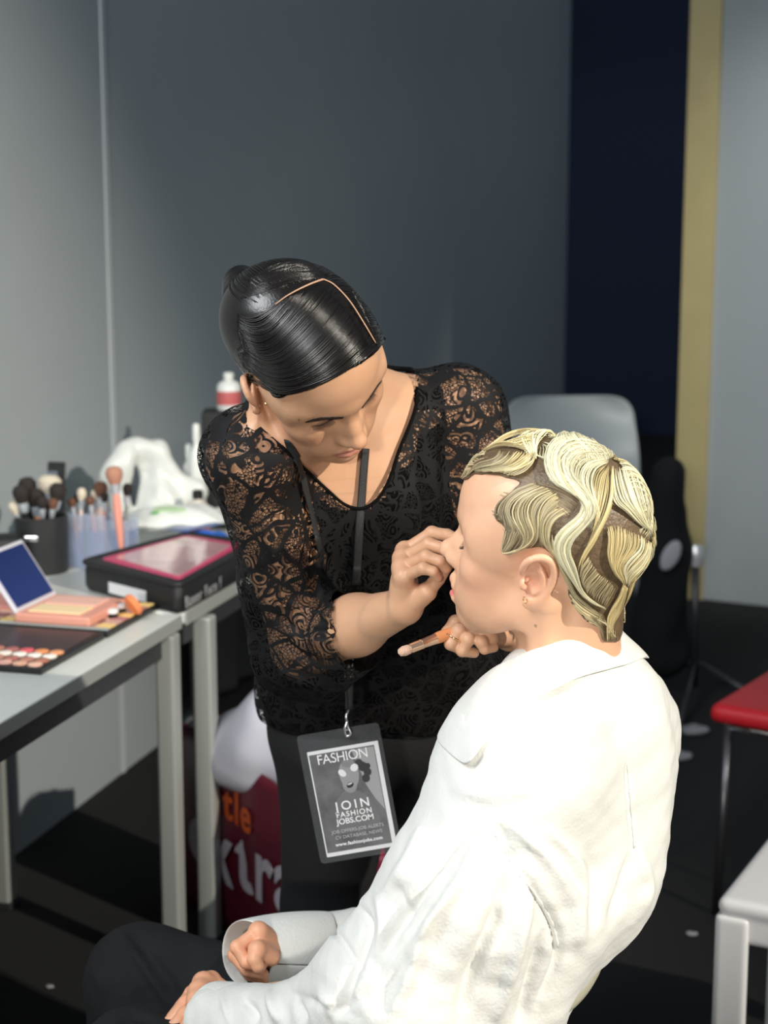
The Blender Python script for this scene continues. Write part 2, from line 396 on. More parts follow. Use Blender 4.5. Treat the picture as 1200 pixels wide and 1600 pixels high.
def sculpt_ear(S, F, s, off=(0, 0, 0)):
    E = Frame(F.R @ eul(rx=s * 8, rz=-s * 152, ry=0) , F.w((-0.004 + off[0], s * (0.0720 + off[1]), 0.003 + off[2])), F.k)  # ear space: x back-to-rim plane, y outward... see below
    # local: x = toward the back of the ear, z = up, y = outward (mirrored by s)
    o = -s
    def q(x, y, z): return (x, o * y, z)
    rim = [q(-0.013, 0.004, 0.010), q(-0.009, 0.009, 0.024), q(0.003, 0.012, 0.031), q(0.014, 0.013, 0.027), q(0.020, 0.013, 0.014), q(0.018, 0.011, -0.003), q(0.011, 0.009, -0.017), q(0.003, 0.006, -0.027)]
    rim = catmull(rim, 3)
    S.ell(q(0.003, 0.003, 0.002), (0.0165, 0.0045, 0.027), 0.004, E, R=eul(ry=-12))
    S.chain(rim, np.interp(np.linspace(0, 1, len(rim)), [0, .2, .6, 1], [0.0026, 0.0032, 0.0034, 0.0040]), 0.0035, E)
    S.ell(q(-0.001, 0.006, -0.027), (0.0085, 0.0042, 0.0085), 0.004, E)     # lobe
    anti = catmull([q(0.002, 0.009, 0.020), q(0.009, 0.0095, 0.008), q(0.009, 0.009, -0.005), q(0.002, 0.008, -0.014)], 3)
    S.chain(anti, [0.0028] * len(anti), 0.004, E)
    S.ell(q(-0.003, 0.011, -0.002), (0.0085, 0.0080, 0.0110), 0.003, E, op='s')   # concha
    S.ell(q(0.000, 0.0125, 0.018), (0.0045, 0.0040, 0.0060), 0.003, E, op='s')
    S.ell(q(-0.010, 0.006, -0.006), (0.0042, 0.0042, 0.0062), 0.003, E)      # tragus
    S.cap(q(-0.006, 0.010, -0.003), q(-0.006, -0.004, -0.002), 0.0032, 0.0028, 0.002, E, op='s')
    return E
ART = Frame(rot_ypr(*np.radians([-42.0, 42.45, 34.85])), (-0.0887, 1.8866, 1.3409), 0.9676)
SEAT = Frame(rot_ypr(*np.radians([159.0, -6.0, -10.6])), (0.1762, 1.7216, 1.1506), 0.997)
# ------------------------------------------------------------------ the two people, as distance fields in world space
def clipmesh(vs, fs, keep):
    k = keep(vs); f = fs[k[fs].all(1)]; used = np.unique(f); mp = np.full(len(vs), -1); mp[used] = np.arange(len(used))
    return vs[used], mp[f]
def merge(parts):
    V_, F_, off = [], [], 0
    for v, f in parts: V_.append(v); F_.append(f + off); off += len(v)
    return np.vstack(V_), np.vstack(F_)
def gauss(d, s): return np.exp(-(d / s) ** 2)
def head_colors(vs, F, base, lips, blush, lid, blush_amt=0.5, shadow_amt=0.5):
    q = F.l(vs); col = np.tile(np.array(base, float), (len(vs), 1)); ay = np.abs(q[:, 1])
    def mixin(wt, c):
        nonlocal col; wt = np.clip(wt, 0, 1)[:, None]; col = col * (1 - wt) + np.array(c, float) * wt
    hd = (q[:, 0] > 0.03)
    mixin(blush_amt * gauss(np.sqrt((q[:, 0] - .062) ** 2 + (ay - .045) ** 2 + (q[:, 2] + .018) ** 2), .026), blush)
    mixin(0.35 * gauss(np.sqrt((q[:, 0] - .118) ** 2 + ay ** 2 + (q[:, 2] + .022) ** 2), .010), blush)
    # ears are redder
    mixin(0.5 * gauss(np.sqrt((q[:, 0] + .004) ** 2 + (ay - .085) ** 2 + q[:, 2] ** 2), .022), blush)
    zc = -0.0560
    li = hd & (q[:, 0] > .078) & (q[:, 0] < .112) & (ay < .029)
    dz = q[:, 2] - zc
    top = 0.0115 * (1 - (ay / .029) ** 2) * (1 - 0.20 * gauss(ay, .003)); bot = -0.0130 * (1 - (ay / .028) ** 2)
    wt = np.where(li, np.clip((top - dz) / .0018, 0, 1) * np.clip((dz - bot) / .0018, 0, 1), 0)
    mixin(wt * 0.85, lips)
    mixin(np.where(hd, shadow_amt * gauss(np.sqrt(((ay - .031) / 1.3) ** 2 + (q[:, 2] - .016) ** 2), .0085) * (q[:, 0] > .06), 0), lid)
    return col
# ============================== makeup artist
A = Sculpt()
NB = J(528, 628, 2.03)                                             # base of the neck
sculpt_head(A, ART, nose_up=0.0, lip=0.9)
sculpt_ear(A, ART, 1, (.012, 0, -.004)); sculpt_ear(A, ART, -1, (.014, .001, -.005))
A.cap(ART.w((-0.030, 0, -0.010)), NB + V(0, 0, -0.01), 0.046, 0.052, 0.03)
RSH, LSH = J(392, 712, 1.91), J(718, 640, 2.09)
ST = J(556, 745, 1.985)                                            # breastbone
A.cap(NB + V(0, 0.02, -0.04), RSH, 0.044, 0.052, 0.035); A.cap(NB + V(0.01, 0.02, -0.03), LSH, 0.055, 0.050, 0.05)
A.cap(NB + V(0, 0.03, -0.04), ST + V(0.0, 0.09, -0.02), 0.080, 0.095, 0.05)
A.cap(ST + V(-.01, 0.11, -0.03), J(600, 960, 2.24), 0.115, 0.10, 0.06)
A.cap(J(470, 800, 2.03), J(650, 780, 2.12), 0.075, 0.07, 0.06)
A.cap(NB + V(-.005, -0.040, -0.055), RSH + V(.01, -.02, .005), 0.013, 0.012, 0.02)     # collar bones
A.cap(NB + V(.010, -0.045, -0.055), LSH + V(-.01, -.02, .005), 0.013, 0.012, 0.02)
# muscles of the neck
A.cap(ART.w((-0.015, -0.055, -0.030)), NB + V(0.0, -0.045, -0.055), 0.013, 0.010, 0.018)
A.cap(ART.w((-0.015, 0.055, -0.030)), NB + V(0.012, -0.045, -0.055), 0.013, 0.010, 0.018)
REL, RWR = J(474, 1008, 1.99), J(632, 948, 1.82)
A.cap(RSH, REL, 0.046, 0.037, 0.02); A.cap(REL, REL * .45 + RWR * .55, 0.038, 0.034, 0.02); A.cap(REL * .45 + RWR * .55, RWR, 0.034, 0.0212, 0.02)
LEL, LWR = J(812, 905, 2.06), J(800, 985, 1.90)
A.cap(LSH, LEL, 0.046, 0.038, 0.02); A.cap(LEL, LWR, 0.038, 0.026, 0.02)

def hand(S, chains, palm, wrist_r=0.024, k=0.006):
    for a, b, ra, rb in palm: S.cap(a, b, ra, rb, 0.006)
    for pts, r0 in chains:
        r = [r0 * 1.08, r0, r0 * 0.93, r0 * 0.80][:len(pts)]
        if len(pts) == 3: r = [r0 * 1.1, r0, r0 * 0.85]
        S.chain(pts, r, k)
        for p, rr in zip(pts[1:2], r[1:2]): S.ell(p, rr * 1.05, 0.003)
    return S
# right hand, pinching beside the nose
RI = [J(633, 861, 1.842), J(675, 833, 1.836), J(699, 836, 1.822), J(715, 842, 1.808)]
RM = [J(630, 873, 1.827), J(670, 851, 1.812), J(693, 857, 1.802), J(707, 866, 1.800)]
RR = [J(629, 887, 1.812), J(666, 870, 1.793), J(687, 877, 1.788), J(697, 889, 1.792)]
RP = [J(631, 901, 1.800), J(661, 888, 1.780), J(677, 893, 1.777), J(684, 903, 1.782)]
RT = [J(648, 942, 1.806), J(667, 925, 1.800), J(684, 904, 1.804), J(699, 882, 1.808)]
def palm_set(w, M, T, r=0.0125):
    out = [(w, m, 0.0175, r) for m in M]
    out += [(M[i], M[i + 1], r, r) for i in range(3)]
    out += [(w, T[1], 0.0165, 0.0115)]
    out += [((w + M[1]) / 2, (w + M[2]) / 2, 0.0135, 0.0135)]
    return out
hand(A, [(RI, .0076), (RM, .0077), (RR, .0073), (RP, .0064), (RT, .0090)], palm_set(RWR, [RI[0], RM[0], RR[0], RP[0]], RT, .0108), k=0.0016)
# left hand under the chin, curled around the brush
LI = [J(742, 975, 1.842), J(712, 972, 1.820), J(699, 988, 1.812), J(716, 1004, 1.818)]
LM = [J(745, 983, 1.828), J(716, 985, 1.803), J(704, 1006, 1.800), J(722, 1016, 1.810)]
LR = [J(752, 992, 1.818), J(731, 999, 1.797), J(722, 1017, 1.797), J(741, 1020, 1.806)]
LP = [J(762, 998, 1.812), J(752, 1003, 1.795), J(757, 1014, 1.795), J(772, 1012, 1.803)]
LT = [J(786, 978, 1.862), J(757, 968, 1.852), J(734, 972, 1.845), J(716, 981, 1.838)]
hand(A, [(LI, .0078), (LM, .0078), (LR, .0074), (LP, .0066), (LT, .0088)], palm_set(LWR, [LI[0], LM[0], LR[0], LP[0]], LT, .0112), k=0.0018)
# ============================== seated model
B = Sculpt()
sculpt_head(B, SEAT, mouth_open=0.0040, nose_up=0.004, lip=1.35)
sculpt_ear(B, SEAT, 1); sculpt_ear(B, SEAT, -1)
NS = J(890, 1085, 1.765)
B.cap(SEAT.w((-0.034, 0, -0.030)), NS, 0.050, 0.054, 0.022)
B.cap(SEAT.w((-0.012, 0, -0.040)), NS + V(-.010, 0, 0.0), 0.040, 0.046, 0.02)
B.cap(SEAT.w((-0.018, 0.056, -0.030)), NS + V(-.045, -.03, -0.01), 0.013, 0.011, 0.018)
B.cap(NS, NS + V(-.01, 0, -.06), 0.058, 0.075, 0.04)
SLS, SRS = J(806, 1195, 1.605), J(962, 1120, 1.925)
B.cap(NS + V(0, 0, -.04), SLS, 0.05, 0.05, 0.04); B.cap(NS + V(0, 0, -.04), SRS, 0.05, 0.05, 0.04)
LELB, LWRI = J(640, 1560, 1.56), J(345, 1580, 1.775)
RELB, RWRI = J(640, 1465, 2.02), J(440, 1490, 1.90)
B.cap(SLS, LELB, .045, .036, .02); B.cap(LELB, LWRI, .036, .024, .02); B.cap(SRS, RELB, .045, .036, .02); B.cap(RELB, RWRI, .036, .024, .02)
B.cap(NS + V(0, 0, -.08), J(790, 1480, 1.73), .09, .09, .05)
# right fist on the lap
FI = [J(404, 1456, 1.868), J(371, 1480, 1.852), J(384, 1503, 1.842), J(408, 1510, 1.846)]
FM = [J(410, 1463, 1.880), J(368, 1492, 1.868), J(386, 1516, 1.852), J(411, 1522, 1.852)]
FR = [J(418, 1470, 1.893), J(376, 1500, 1.884), J(390, 1523, 1.868), J(413, 1529, 1.864)]
FP = [J(424, 1480, 1.905), J(388, 1508, 1.899), J(400, 1527, 1.884), J(418, 1531, 1.880)]
FT = [J(424, 1496, 1.855), J(402, 1484, 1.842), J(398, 1498, 1.834), J(404, 1512, 1.832)]
hand(B, [(FI, .0085), (FM, .0088), (FR, .0082), (FP, .0074), (FT, .0100)], palm_set(RWRI, [FI[0], FM[0], FR[0], FP[0]], FT, .0118), k=0.0018)
# left hand resting on the near thigh
GI = [J(318, 1536, 1.800), J(300, 1552, 1.806), J(284, 1572, 1.800), J(268, 1590, 1.792)]
GM = [J(312, 1550, 1.782), J(290, 1568, 1.786), J(274, 1588, 1.780), J(258, 1603, 1.772)]
GR = [J(310, 1565, 1.765), J(288, 1585, 1.768), J(272, 1604, 1.762), J(258, 1618, 1.755)]
GP = [J(314, 1580, 1.750), J(294, 1600, 1.750), J(280, 1616, 1.745), J(268, 1628, 1.740)]
GT = [J(345, 1545, 1.800), J(330, 1532, 1.812), J(312, 1540, 1.822), J(296, 1556, 1.826)]
hand(B, [(GI, .0085), (GM, .0087), (GR, .0082), (GP, .0074), (GT, .0100)], palm_set(LWRI, [GI[0], GM[0], GR[0], GP[0]], GT), k=0.0018)

def around(pts, m):
    P = np.array(pts); return P.min(0) - m, P.max(0) + m
SK_A, SK_B = (0.62, 0.35, 0.21), (0.80, 0.46, 0.29)
# artist: fine head and chest, fine hands, coarser arms in one body mesh
v1 = A.mesh(ART.t - V(.17, .16, .165), ART.t + V(.20, .17, .14), 0.0017)
lo, hi = around([RSH, LSH, REL, NB, ST], 0.07); v2 = A.mesh(lo, hi, 0.004)
lo, hi = around([RWR] + RI + RT + RP, 0.02); lo[2] -= .0; hlo, hhi = lo, hi; v3 = A.mesh(hlo, hhi, 0.0011)
lo, hi = around([REL, RWR], 0.045); v3b = A.mesh(lo, hi, 0.0028)
lo, hi = around([LWR] + LI + LT + LP, 0.022); v4 = A.mesh(lo, hi, 0.0012)
lo, hi = around([LSH, LEL, LWR], 0.05); v4b = A.mesh(lo, hi, 0.004)
inb = lambda p, lo, hi, e: ((p > lo + e) & (p < hi - e)).all(1)
h1 = (ART.t - V(.17, .16, .165), ART.t + V(.20, .17, .14)); l4 = around([LWR] + LI + LT + LP, 0.022)
v2 = clipmesh(*v2, lambda p: ~inb(p, h1[0], h1[1], 0.006)); v3b = clipmesh(*v3b, lambda p: ~inb(p, hlo, hhi, 0.005)); v4b = clipmesh(*v4b, lambda p: ~inb(p, *l4, 0.006) & ~inb(p, h1[0], h1[1], 0.006))
lo2, hi2 = around([RSH, LSH, REL, NB, ST], 0.07)
v3b = clipmesh(*v3b, lambda p: ~inb(p, lo2, hi2, 0.008)); v4b = clipmesh(*v4b, lambda p: ~inb(p, lo2, hi2, 0.008))
hidden = lambda p: ~((p[:, 2] < ST[2] - .12) & (np.linalg.norm(p - REL, axis=1) > .12) & (np.linalg.norm(p - RWR, axis=1) > .12) & (np.linalg.norm(p - LWR, axis=1) > .15)& (np.linalg.norm(p - LEL, axis=1) > .12))
vs, fs = merge([v1, v2, v3, v3b, v4, v4b])
cols = head_colors(vs, ART, SK_A, (0.50, 0.20, 0.15), (0.62, 0.26, 0.17), (0.22, 0.11, 0.075), 0.3, 0.75)
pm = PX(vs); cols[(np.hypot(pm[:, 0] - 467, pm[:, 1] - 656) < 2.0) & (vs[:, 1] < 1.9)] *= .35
artist = mesh_obj('person', vs, fs, SKIN, cols=cols)
tag(artist, 'woman in black lace top leaning over to do makeup, sleek black hair', 'person')
HEAD_A = v1; 
# seated model
hb = (SEAT.t - V(.16, .14, .20), SEAT.t + V(.15, .14, .15))
u1 = B.mesh(*hb, 0.0013)
lb = around([RWRI] + FI + FP + FM, 0.02); u2 = B.mesh(*lb, 0.0012)
gb = around([LWRI] + GI + GP + GT, 0.02); u3 = B.mesh(*gb, 0.0013)
ab = around([NS, SLS, SRS, LELB, RELB, LWRI, RWRI], 0.06); u4 = B.mesh(*ab, 0.006)
u4 = clipmesh(*u4, lambda p: ~inb(p, *hb, 0.008) & ~inb(p, *lb, 0.008) & ~inb(p, *gb, 0.008))
vs, fs = merge([u1, u2, u3, u4])
cols = head_colors(vs, SEAT, SK_B, (0.78, 0.22, 0.20), (0.85, 0.38, 0.26), (0.45, 0.30, 0.27), 0.45, 0.5)
q = SEAT.l(vs); hm = (np.linalg.norm(vs - FM[1], axis=1) < .12) | (np.linalg.norm(vs - GM[1], axis=1) < .12)
cols[hm] = cols[hm] * np.array([1.0, .86, .82])
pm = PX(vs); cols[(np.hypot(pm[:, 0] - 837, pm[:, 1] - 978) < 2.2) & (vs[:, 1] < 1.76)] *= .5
model = mesh_obj('person', vs, fs, SKIN, cols=cols)
tag(model, 'seated woman in white shirt with blonde finger-waved hair, seen from behind in profile', 'person')
HEAD_B = u1
# ------------------------------------------------------------------ hair
def bvh_of(vs, fs): return BVHTree.FromPolygons([tuple(v) for v in vs.tolist()], [tuple(f) for f in fs.tolist()])
def inpoly(P, poly):
    x, y = P[:, 0], P[:, 1]; poly = np.asarray(poly, float); c = np.zeros(len(P), bool); j = len(poly) - 1
    for i in range(len(poly)):
        a, b = poly[i], poly[j]; j = i
        t = ((a[1] > y) != (b[1] > y)) & (x < (b[0] - a[0]) * (y - a[1]) / (b[1] - a[1] + 1e-12) + a[0]); c ^= t
    return c
def onto(px, py, bvh, Y, h):
    """the point of a surface seen at a photo pixel, lifted h off it, and its normal"""
    o = Vector(CAM); d = Vector(unit(J(px, py, 2.0) - CAM))
    loc, nrm, _, _ = bvh.ray_cast(o, d)
    if loc is None:
        p = Vector(J(px, py, Y)); loc, nrm, _, dist = bvh.find_nearest(p)
        c = p - loc; 
    if nrm.dot(d) > 0.3: nrm = -nrm
    return np.array(loc) + np.array(nrm) * h, np.array(nrm)
def strand_family(guides, n, bvh, Y, h, rad, jit=1.2, npts=18, flat=0.6, taper=0.35, prof=None, lift=0.0):
    """lay n strands between each pair of neighbouring guide curves (photo pixels), shrink-wrapped on the head"""
    out = []
    G = []
    for g in guides:
        c = catmull(g, 8); s = np.r_[0, np.cumsum(np.linalg.norm(np.diff(c, axis=0), axis=1))]
        t = np.linspace(0, s[-1], npts); G.append(np.stack([np.interp(t, s, c[:, 0]), np.interp(t, s, c[:, 1])], 1))
    m = len(G)
    tot = n * max(1, m - 1)
    for k in range(tot):
        u = (k + rng.random() * 0.8) / tot * (m - 1); i = min(int(u), max(m - 2, 0)); f = u - i
        c = G[i] * (1 - f) + G[min(i + 1, m - 1)] * f if m > 1 else G[0].copy()
        t = np.linspace(0, 1, npts); ph = rng.random(3) * 6.28; J2 = jit * rng.normal()
        c = c + np.stack([np.sin(t * 5 + ph[0]), np.cos(t * 4.2 + ph[1])], 1) * jit * 0.5 + np.array([J2 * .35, J2 * .35])
        a, b = sorted((rng.random() * 0.10, 1 - rng.random() * 0.14)); lo = int(a * npts); hi = max(lo + 6, int(b * npts + 1))
        c = c[lo:hi]; P, U = [], []
        hh = h * (0.6 + 0.7 * rng.random())
        for q, tt in zip(c, np.linspace(0, 1, len(c))):
            p, nn = onto(q[0], q[1], bvh, Y, hh * (0.45 + 0.55 * math.sin(PI * min(1, tt * 1.1 + .1)) ** 0.7) + lift * tt); P.append(p); U.append(nn)
        P = np.array(P); P[1:-1] = 0.25 * P[:-2] + 0.5 * P[1:-1] + 0.25 * P[2:]
        r = rad * (0.6 + 0.8 * rng.random()) * np.clip(np.minimum(np.linspace(0, 1, len(P)) / 0.15 + taper, (1 - np.linspace(0, 1, len(P))) / 0.25 + 0.12), 0.1, 1)
        out.append((P, r, 5, flat, np.array(U)))
    return out
def mirror_items(items, F):
    o = []
    for P, r, n, fl, U in items:
        q = F.l(P); q[:, 1] *= -1; u = U @ F.R; u[:, 1] *= -1
        o.append((F.w(q), r, n, fl, u @ F.R.T))
    return o
# --- seated model: scalp-hugging undercoat and combed finger waves
def scalp(F, grow, extra=None):
    S = Sculpt(); e, c = S.ell, S.cap; g = grow
    e((-0.006, 0, 0.048), (0.094 + g, 0.0735 + g, 0.078 + g), 0.02, F); e((-0.045, 0, 0.020), (0.054 + g, 0.060 + g, 0.055 + g), 0.03, F)
    e((0.036, 0, 0.052), (0.060 + g, 0.060 + g, 0.058 + g), 0.03, F)
    c((0.030, 0, 0.000), (0.052, 0, -0.066), 0.056 + g, 0.030 + g, 0.03, F)
    for s in (-1, 1):
        c((-0.006, s * 0.050, -0.020), (0.008, s * 0.045, -0.050), 0.017 + g, 0.014, 0.025, F)
        e((0.060, s * 0.043, -0.010), (0.022 + g, 0.021 + g, 0.018), 0.028, F)
        e((0.040, s * 0.060, 0.030), (0.030 + g, 0.012 + g, 0.022 + g), 0.02, F)
    if extra: extra(S, g)
    return S
def exB(S, g):
    S.cap(SEAT.w((-0.034, 0, -0.030)), NS, 0.050 + g, 0.054 + g, 0.022)
    S.cap(SEAT.w((-0.012, 0, -0.040)), NS + V(-.010, 0, 0.0), 0.040 + g, 0.046 + g, 0.02)
    S.cap(J(975, 905, 1.78), J(950, 985, 1.765), 0.016, 0.010, 0.03)      # tail at the nape
def hair_cap(name, S, F, side, poly, lo, hi, vox, zmin, mat_, parent, ripple=None):
    v, f = S.mesh(lo, hi, vox)
    q = F.l(v); qm = q.copy(); qm[:, 1] = side * np.abs(q[:, 1]); px = PX(F.w(qm))
    kp = inpoly(px, poly) & (q[:, 2] > zmin)
    k2 = kp[f].all(1); f = f[k2]; used = np.unique(f); mp = np.full(len(v), -1); mp[used] = np.arange(len(used))
    return smooth_border(v[used], mp[f]), mp[f]
HAIRCAP = mat('wet_hair_roots', (0.15, 0.10, 0.055), 0.42, noise_amt=0.45, noise_scale=150, bump=0.6, bump_scale=260)
BLOND = mat('blonde_strands', (0.80, 0.66, 0.33), 0.30, attr=True)
polyB = [(728, 750), (740, 741), (767, 742), (800, 749), (812, 755), (796, 768), (778, 784), (769, 800), (774, 815), (788, 824), (784, 845), (780, 864), (798, 868), (822, 858), (846, 856), (862, 868), (876, 888), (884, 908), (886, 930), (897, 950), (912, 970), (938, 985), (941, 1004), (1060, 1004), (1060, 640), (690, 640), (690, 750)]
SB = scalp(SEAT, 0.0022, exB)
cv, cf = hair_cap('cap', SB, SEAT, 1, polyB, SEAT.t - V(.16, .14, .16), SEAT.t + V(.15, .14, .15), 0.0022, -0.16, HAIRCAP, model)
cq = SEAT.l(cv); crown = SEAT.l(J(962, 735, 1.72)); 
hairB = mesh_obj('hair', cv, cf, HAIRCAP, parent=model); hairB['label'] = 'blonde hair with brown roots set in wet finger waves'
md = hairB.modifiers.new('s', 'SOLIDIFY'); md.thickness = 0.002; md.offset = -1
capB = bvh_of(cv, cf)
YB = 1.73
fam = []
def fm(g, n, rad=0.0007, h=0.0030, tone=(0.78, 0.68, 0.38), **k):
    it = strand_family(g, n, capB, YB, h, rad, **k); fam.append((it, tone))
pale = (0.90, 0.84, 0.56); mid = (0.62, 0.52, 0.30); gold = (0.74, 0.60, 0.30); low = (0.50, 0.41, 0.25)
A1 = [(838, 706), (838, 716), (834, 727), (822, 740), (803, 747), (785, 747), (767, 742)]
A2 = [(826, 708), (823, 716), (812, 726), (799, 734), (777, 738), (750, 740), (734, 745), (721, 757)]
A3 = [(792, 710), (784, 722), (770, 729), (756, 731), (744, 735), (736, 742), (724, 756)]
A4 = [(781, 704), (779, 714), (770, 721), (757, 724), (746, 728), (737, 738), (727, 751)]
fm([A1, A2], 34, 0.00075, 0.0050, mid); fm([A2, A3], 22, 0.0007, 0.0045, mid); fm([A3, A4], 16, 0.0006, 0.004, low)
fm([[(808, 708), (800, 720), (786, 729), (770, 734)], [(840, 722), (826, 734), (806, 741), (780, 742)]], 10, 0.0010, 0.0065, gold)
fm([[(856, 681), (826, 681), (800, 683), (775, 688), (754, 696)], [(852, 686), (826, 684), (802, 686), (778, 692), (756, 700)]], 22, 0.0009, 0.0075, gold, jit=.6)
fm([[(812, 684), (815, 697), (822, 709), (834, 718)], [(828, 684), (832, 696), (835, 707), (837, 718)], [(852, 684), (844, 696), (839, 708), (838, 722)]], 13, 0.0010, 0.0065, pale)
B1 = [(832, 756), (811, 763), (793, 774), (776, 786), (770, 799), (774, 813), (788, 822)]
B2 = [(845, 761), (823, 771), (804, 782), (796, 797), (799, 811), (811, 825), (822, 838), (818, 850), (802, 866)]
B3 = [(861, 765), (838, 775), (826, 787), (823, 801), (827, 815), (834, 827), (835, 839), (825, 851), (806, 864), (790, 877)]
B4 = [(874, 773), (857, 785), (846, 803), (843, 823), (843, 839), (836, 850), (824, 858)]
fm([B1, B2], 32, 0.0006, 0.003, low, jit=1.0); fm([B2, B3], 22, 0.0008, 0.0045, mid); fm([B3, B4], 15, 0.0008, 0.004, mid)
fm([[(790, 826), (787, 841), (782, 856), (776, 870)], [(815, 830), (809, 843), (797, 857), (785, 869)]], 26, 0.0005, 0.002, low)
fm([[(812, 856), (796, 872), (782, 884), (765, 893)], [(830, 846), (812, 862), (794, 874), (778, 884)]], 5, 0.0007, 0.002, mid)
C0 = [(950, 706), (925, 694), (895, 686), (868, 690), (855, 703), (850, 723), (855, 745), (868, 761), (889, 769), (907, 780), (912, 792), (907, 804), (889, 817), (876, 828), (866, 842), (868, 858), (878, 879), (892, 899), (900, 912), (908, 926), (924, 940), (944, 948)]
C1 = [(948, 712), (916, 704), (886, 710), (872, 724), (874, 742), (889, 756), (908, 768), (920, 782), (921, 797), (912, 810), (896, 824), (884, 836), (879, 851), (884, 869), (896, 890), (903, 908), (910, 922), (924, 936), (944, 948)]
C2 = [(950, 717), (926, 716), (904, 720), (894, 734), (895, 748), (908, 764), (922, 780), (929, 794), (928, 806), (914, 823), (896, 843), (890, 860), (899, 881), (904, 899), (908, 916), (919, 932), (940, 946)]
fm([C0, C1], 62, 0.00072, 0.0065, pale, npts=34, jit=1.0); fm([C1, C2], 58, 0.00072, 0.0060, pale, npts=34, jit=1.0)
fm([C0, C2], 16, 0.0013, 0.0080, pale, npts=34, jit=1.5)
fm([C0, C1, C2], 30, 0.00038, 0.0078, (.95, .92, .70), npts=30, jit=2.2)
F1 = [(872, 790), (854, 804), (846, 822), (849, 842), (857, 860), (872, 882)]; F2 = [(890, 800), (870, 812), (861, 828), (861, 848), (868, 866), (882, 890)]
fm([B4[:5] + [(845, 852)], F1, F2], 17, 0.0007, 0.004, mid, jit=1.1)
fm([[(835, 752), (860, 758), (885, 768), (900, 780)], [(850, 775), (868, 785), (885, 792), (898, 800)]], 24, 0.0004, 0.0012, (.36, .27, .16), npts=10)
fm([[(806, 752), (788, 762), (772, 776), (766, 792), (768, 806)], [(800, 757), (784, 768), (772, 780), (768, 794), (771, 808)]], 14, 0.0004, 0.001, (.66, .50, .32), npts=12)
fm([[(792, 822), (783, 838), (778, 856), (774, 872)], [(800, 840), (790, 856), (778, 874), (768, 886)]], 14, 0.00035, 0.001, (.62, .47, .30), npts=10)
C3 = [(947, 727), (929, 738), (924, 758), (928, 778), (934, 797), (937, 817), (930, 836)]
fm([C2[:10], C3], 16, 0.0008, 0.005, pale, npts=24)
C4 = [(952, 733), (951, 755), (950, 775), (944, 800), (936, 819), (924, 844), (912, 864), (905, 880), (902, 896)]
fm([C3, C4], 16, 0.0007, 0.0035, gold, npts=24); fm([C4, [(x + 5, y) for x, y in C4]], 8, 0.0011, 0.006, gold, npts=24, jit=.7)
D1 = [(951, 738), (951, 769), (957, 788), (971, 798), (992, 816), (1013, 833)]
D2 = [(968, 734), (971, 756), (983, 790), (1000, 812), (1015, 833)]
D3 = [(983, 736), (988, 762), (999, 797), (1010, 819), (1017, 834)]
D4 = [(992, 739), (1008, 761), (1014, 790), (1018, 812), (1019, 831)]
fm([D1, D2, D3, D4], 30, 0.00078, 0.0065, pale, jit=1.2, npts=22)
fm([[(950, 702), (915, 688), (880, 682), (850, 681)], [(952, 708), (915, 694), (880, 687), (850, 685)]], 20, 0.0009, 0.0050, pale)
fm([[(955, 704), (972, 716), (988, 730), (1003, 750)], [(962, 716), (975, 722), (985, 735), (992, 745)]], 10, 0.0006, 0.003, gold)
E_ = [[(945, 823), (948, 841), (946, 862), (952, 882), (960, 896), (972, 909), (974, 918)], [(963, 821), (962, 848), (957, 874), (959, 888), (968, 901), (974, 913)],
      [(979, 829), (976, 853), (965, 872), (962, 886), (972, 902), (975, 912)], [(995, 836), (992, 854), (978, 868), (970, 881), (973, 896), (976, 911)],
      [(1009, 845), (1004, 862), (992, 879), (980, 893), (977, 911)], [(1013, 848), (1007, 870), (994, 896), (980, 918)]]
fm(E_, 20, 0.0007, 0.005, gold, jit=.9); fm(E_[3:], 16, 0.0007, 0.006, pale, jit=.9)
G_ = [[(972, 910), (965, 928), (953, 945), (946, 962), (947, 983), (947, 1000)], [(977, 916), (970, 933), (966, 947), (960, 962), (955, 976), (957, 996)]]
fm(G_, 44, 0.0009, 0.0045, gold, jit=1.0)
H1 = [(864, 830), (867, 857), (879, 884), (891, 902), (900, 926), (914, 940), (931, 955), (945, 962)]
H2 = [(862, 850), (872, 879), (884, 905), (892, 928), (905, 945), (924, 959), (945, 970)]
H3 = [(878, 895), (883, 912), (887, 930), (898, 948), (917, 964), (936, 976), (943, 992)]
H4 = [(893, 952), (907, 967), (924, 974), (938, 981), (941, 997)]
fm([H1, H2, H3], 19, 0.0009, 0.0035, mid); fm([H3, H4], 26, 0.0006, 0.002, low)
fm([[(919, 868), (909, 883), (904, 898)], [(925, 880), (912, 897), (910, 914)], [(936, 896), (920, 912), (916, 926)], [(950, 905), (936, 924), (932, 940)], [(960, 917), (951, 933), (945, 946)]], 11, 0.00055, 0.0035, mid, npts=12)
# short root hairs of the undercoat
fm([[(860, 765), (885, 775), (905, 790)], [(850, 790), (870, 800), (885, 812)]], 30, 0.0004, 0.001, (0.42, 0.32, 0.2), npts=10)
items, cl = [], []
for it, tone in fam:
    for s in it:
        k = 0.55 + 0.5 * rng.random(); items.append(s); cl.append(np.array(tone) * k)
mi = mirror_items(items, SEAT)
tubes('hair_strands', items + mi, BLOND, hairB, cols=cl + cl)
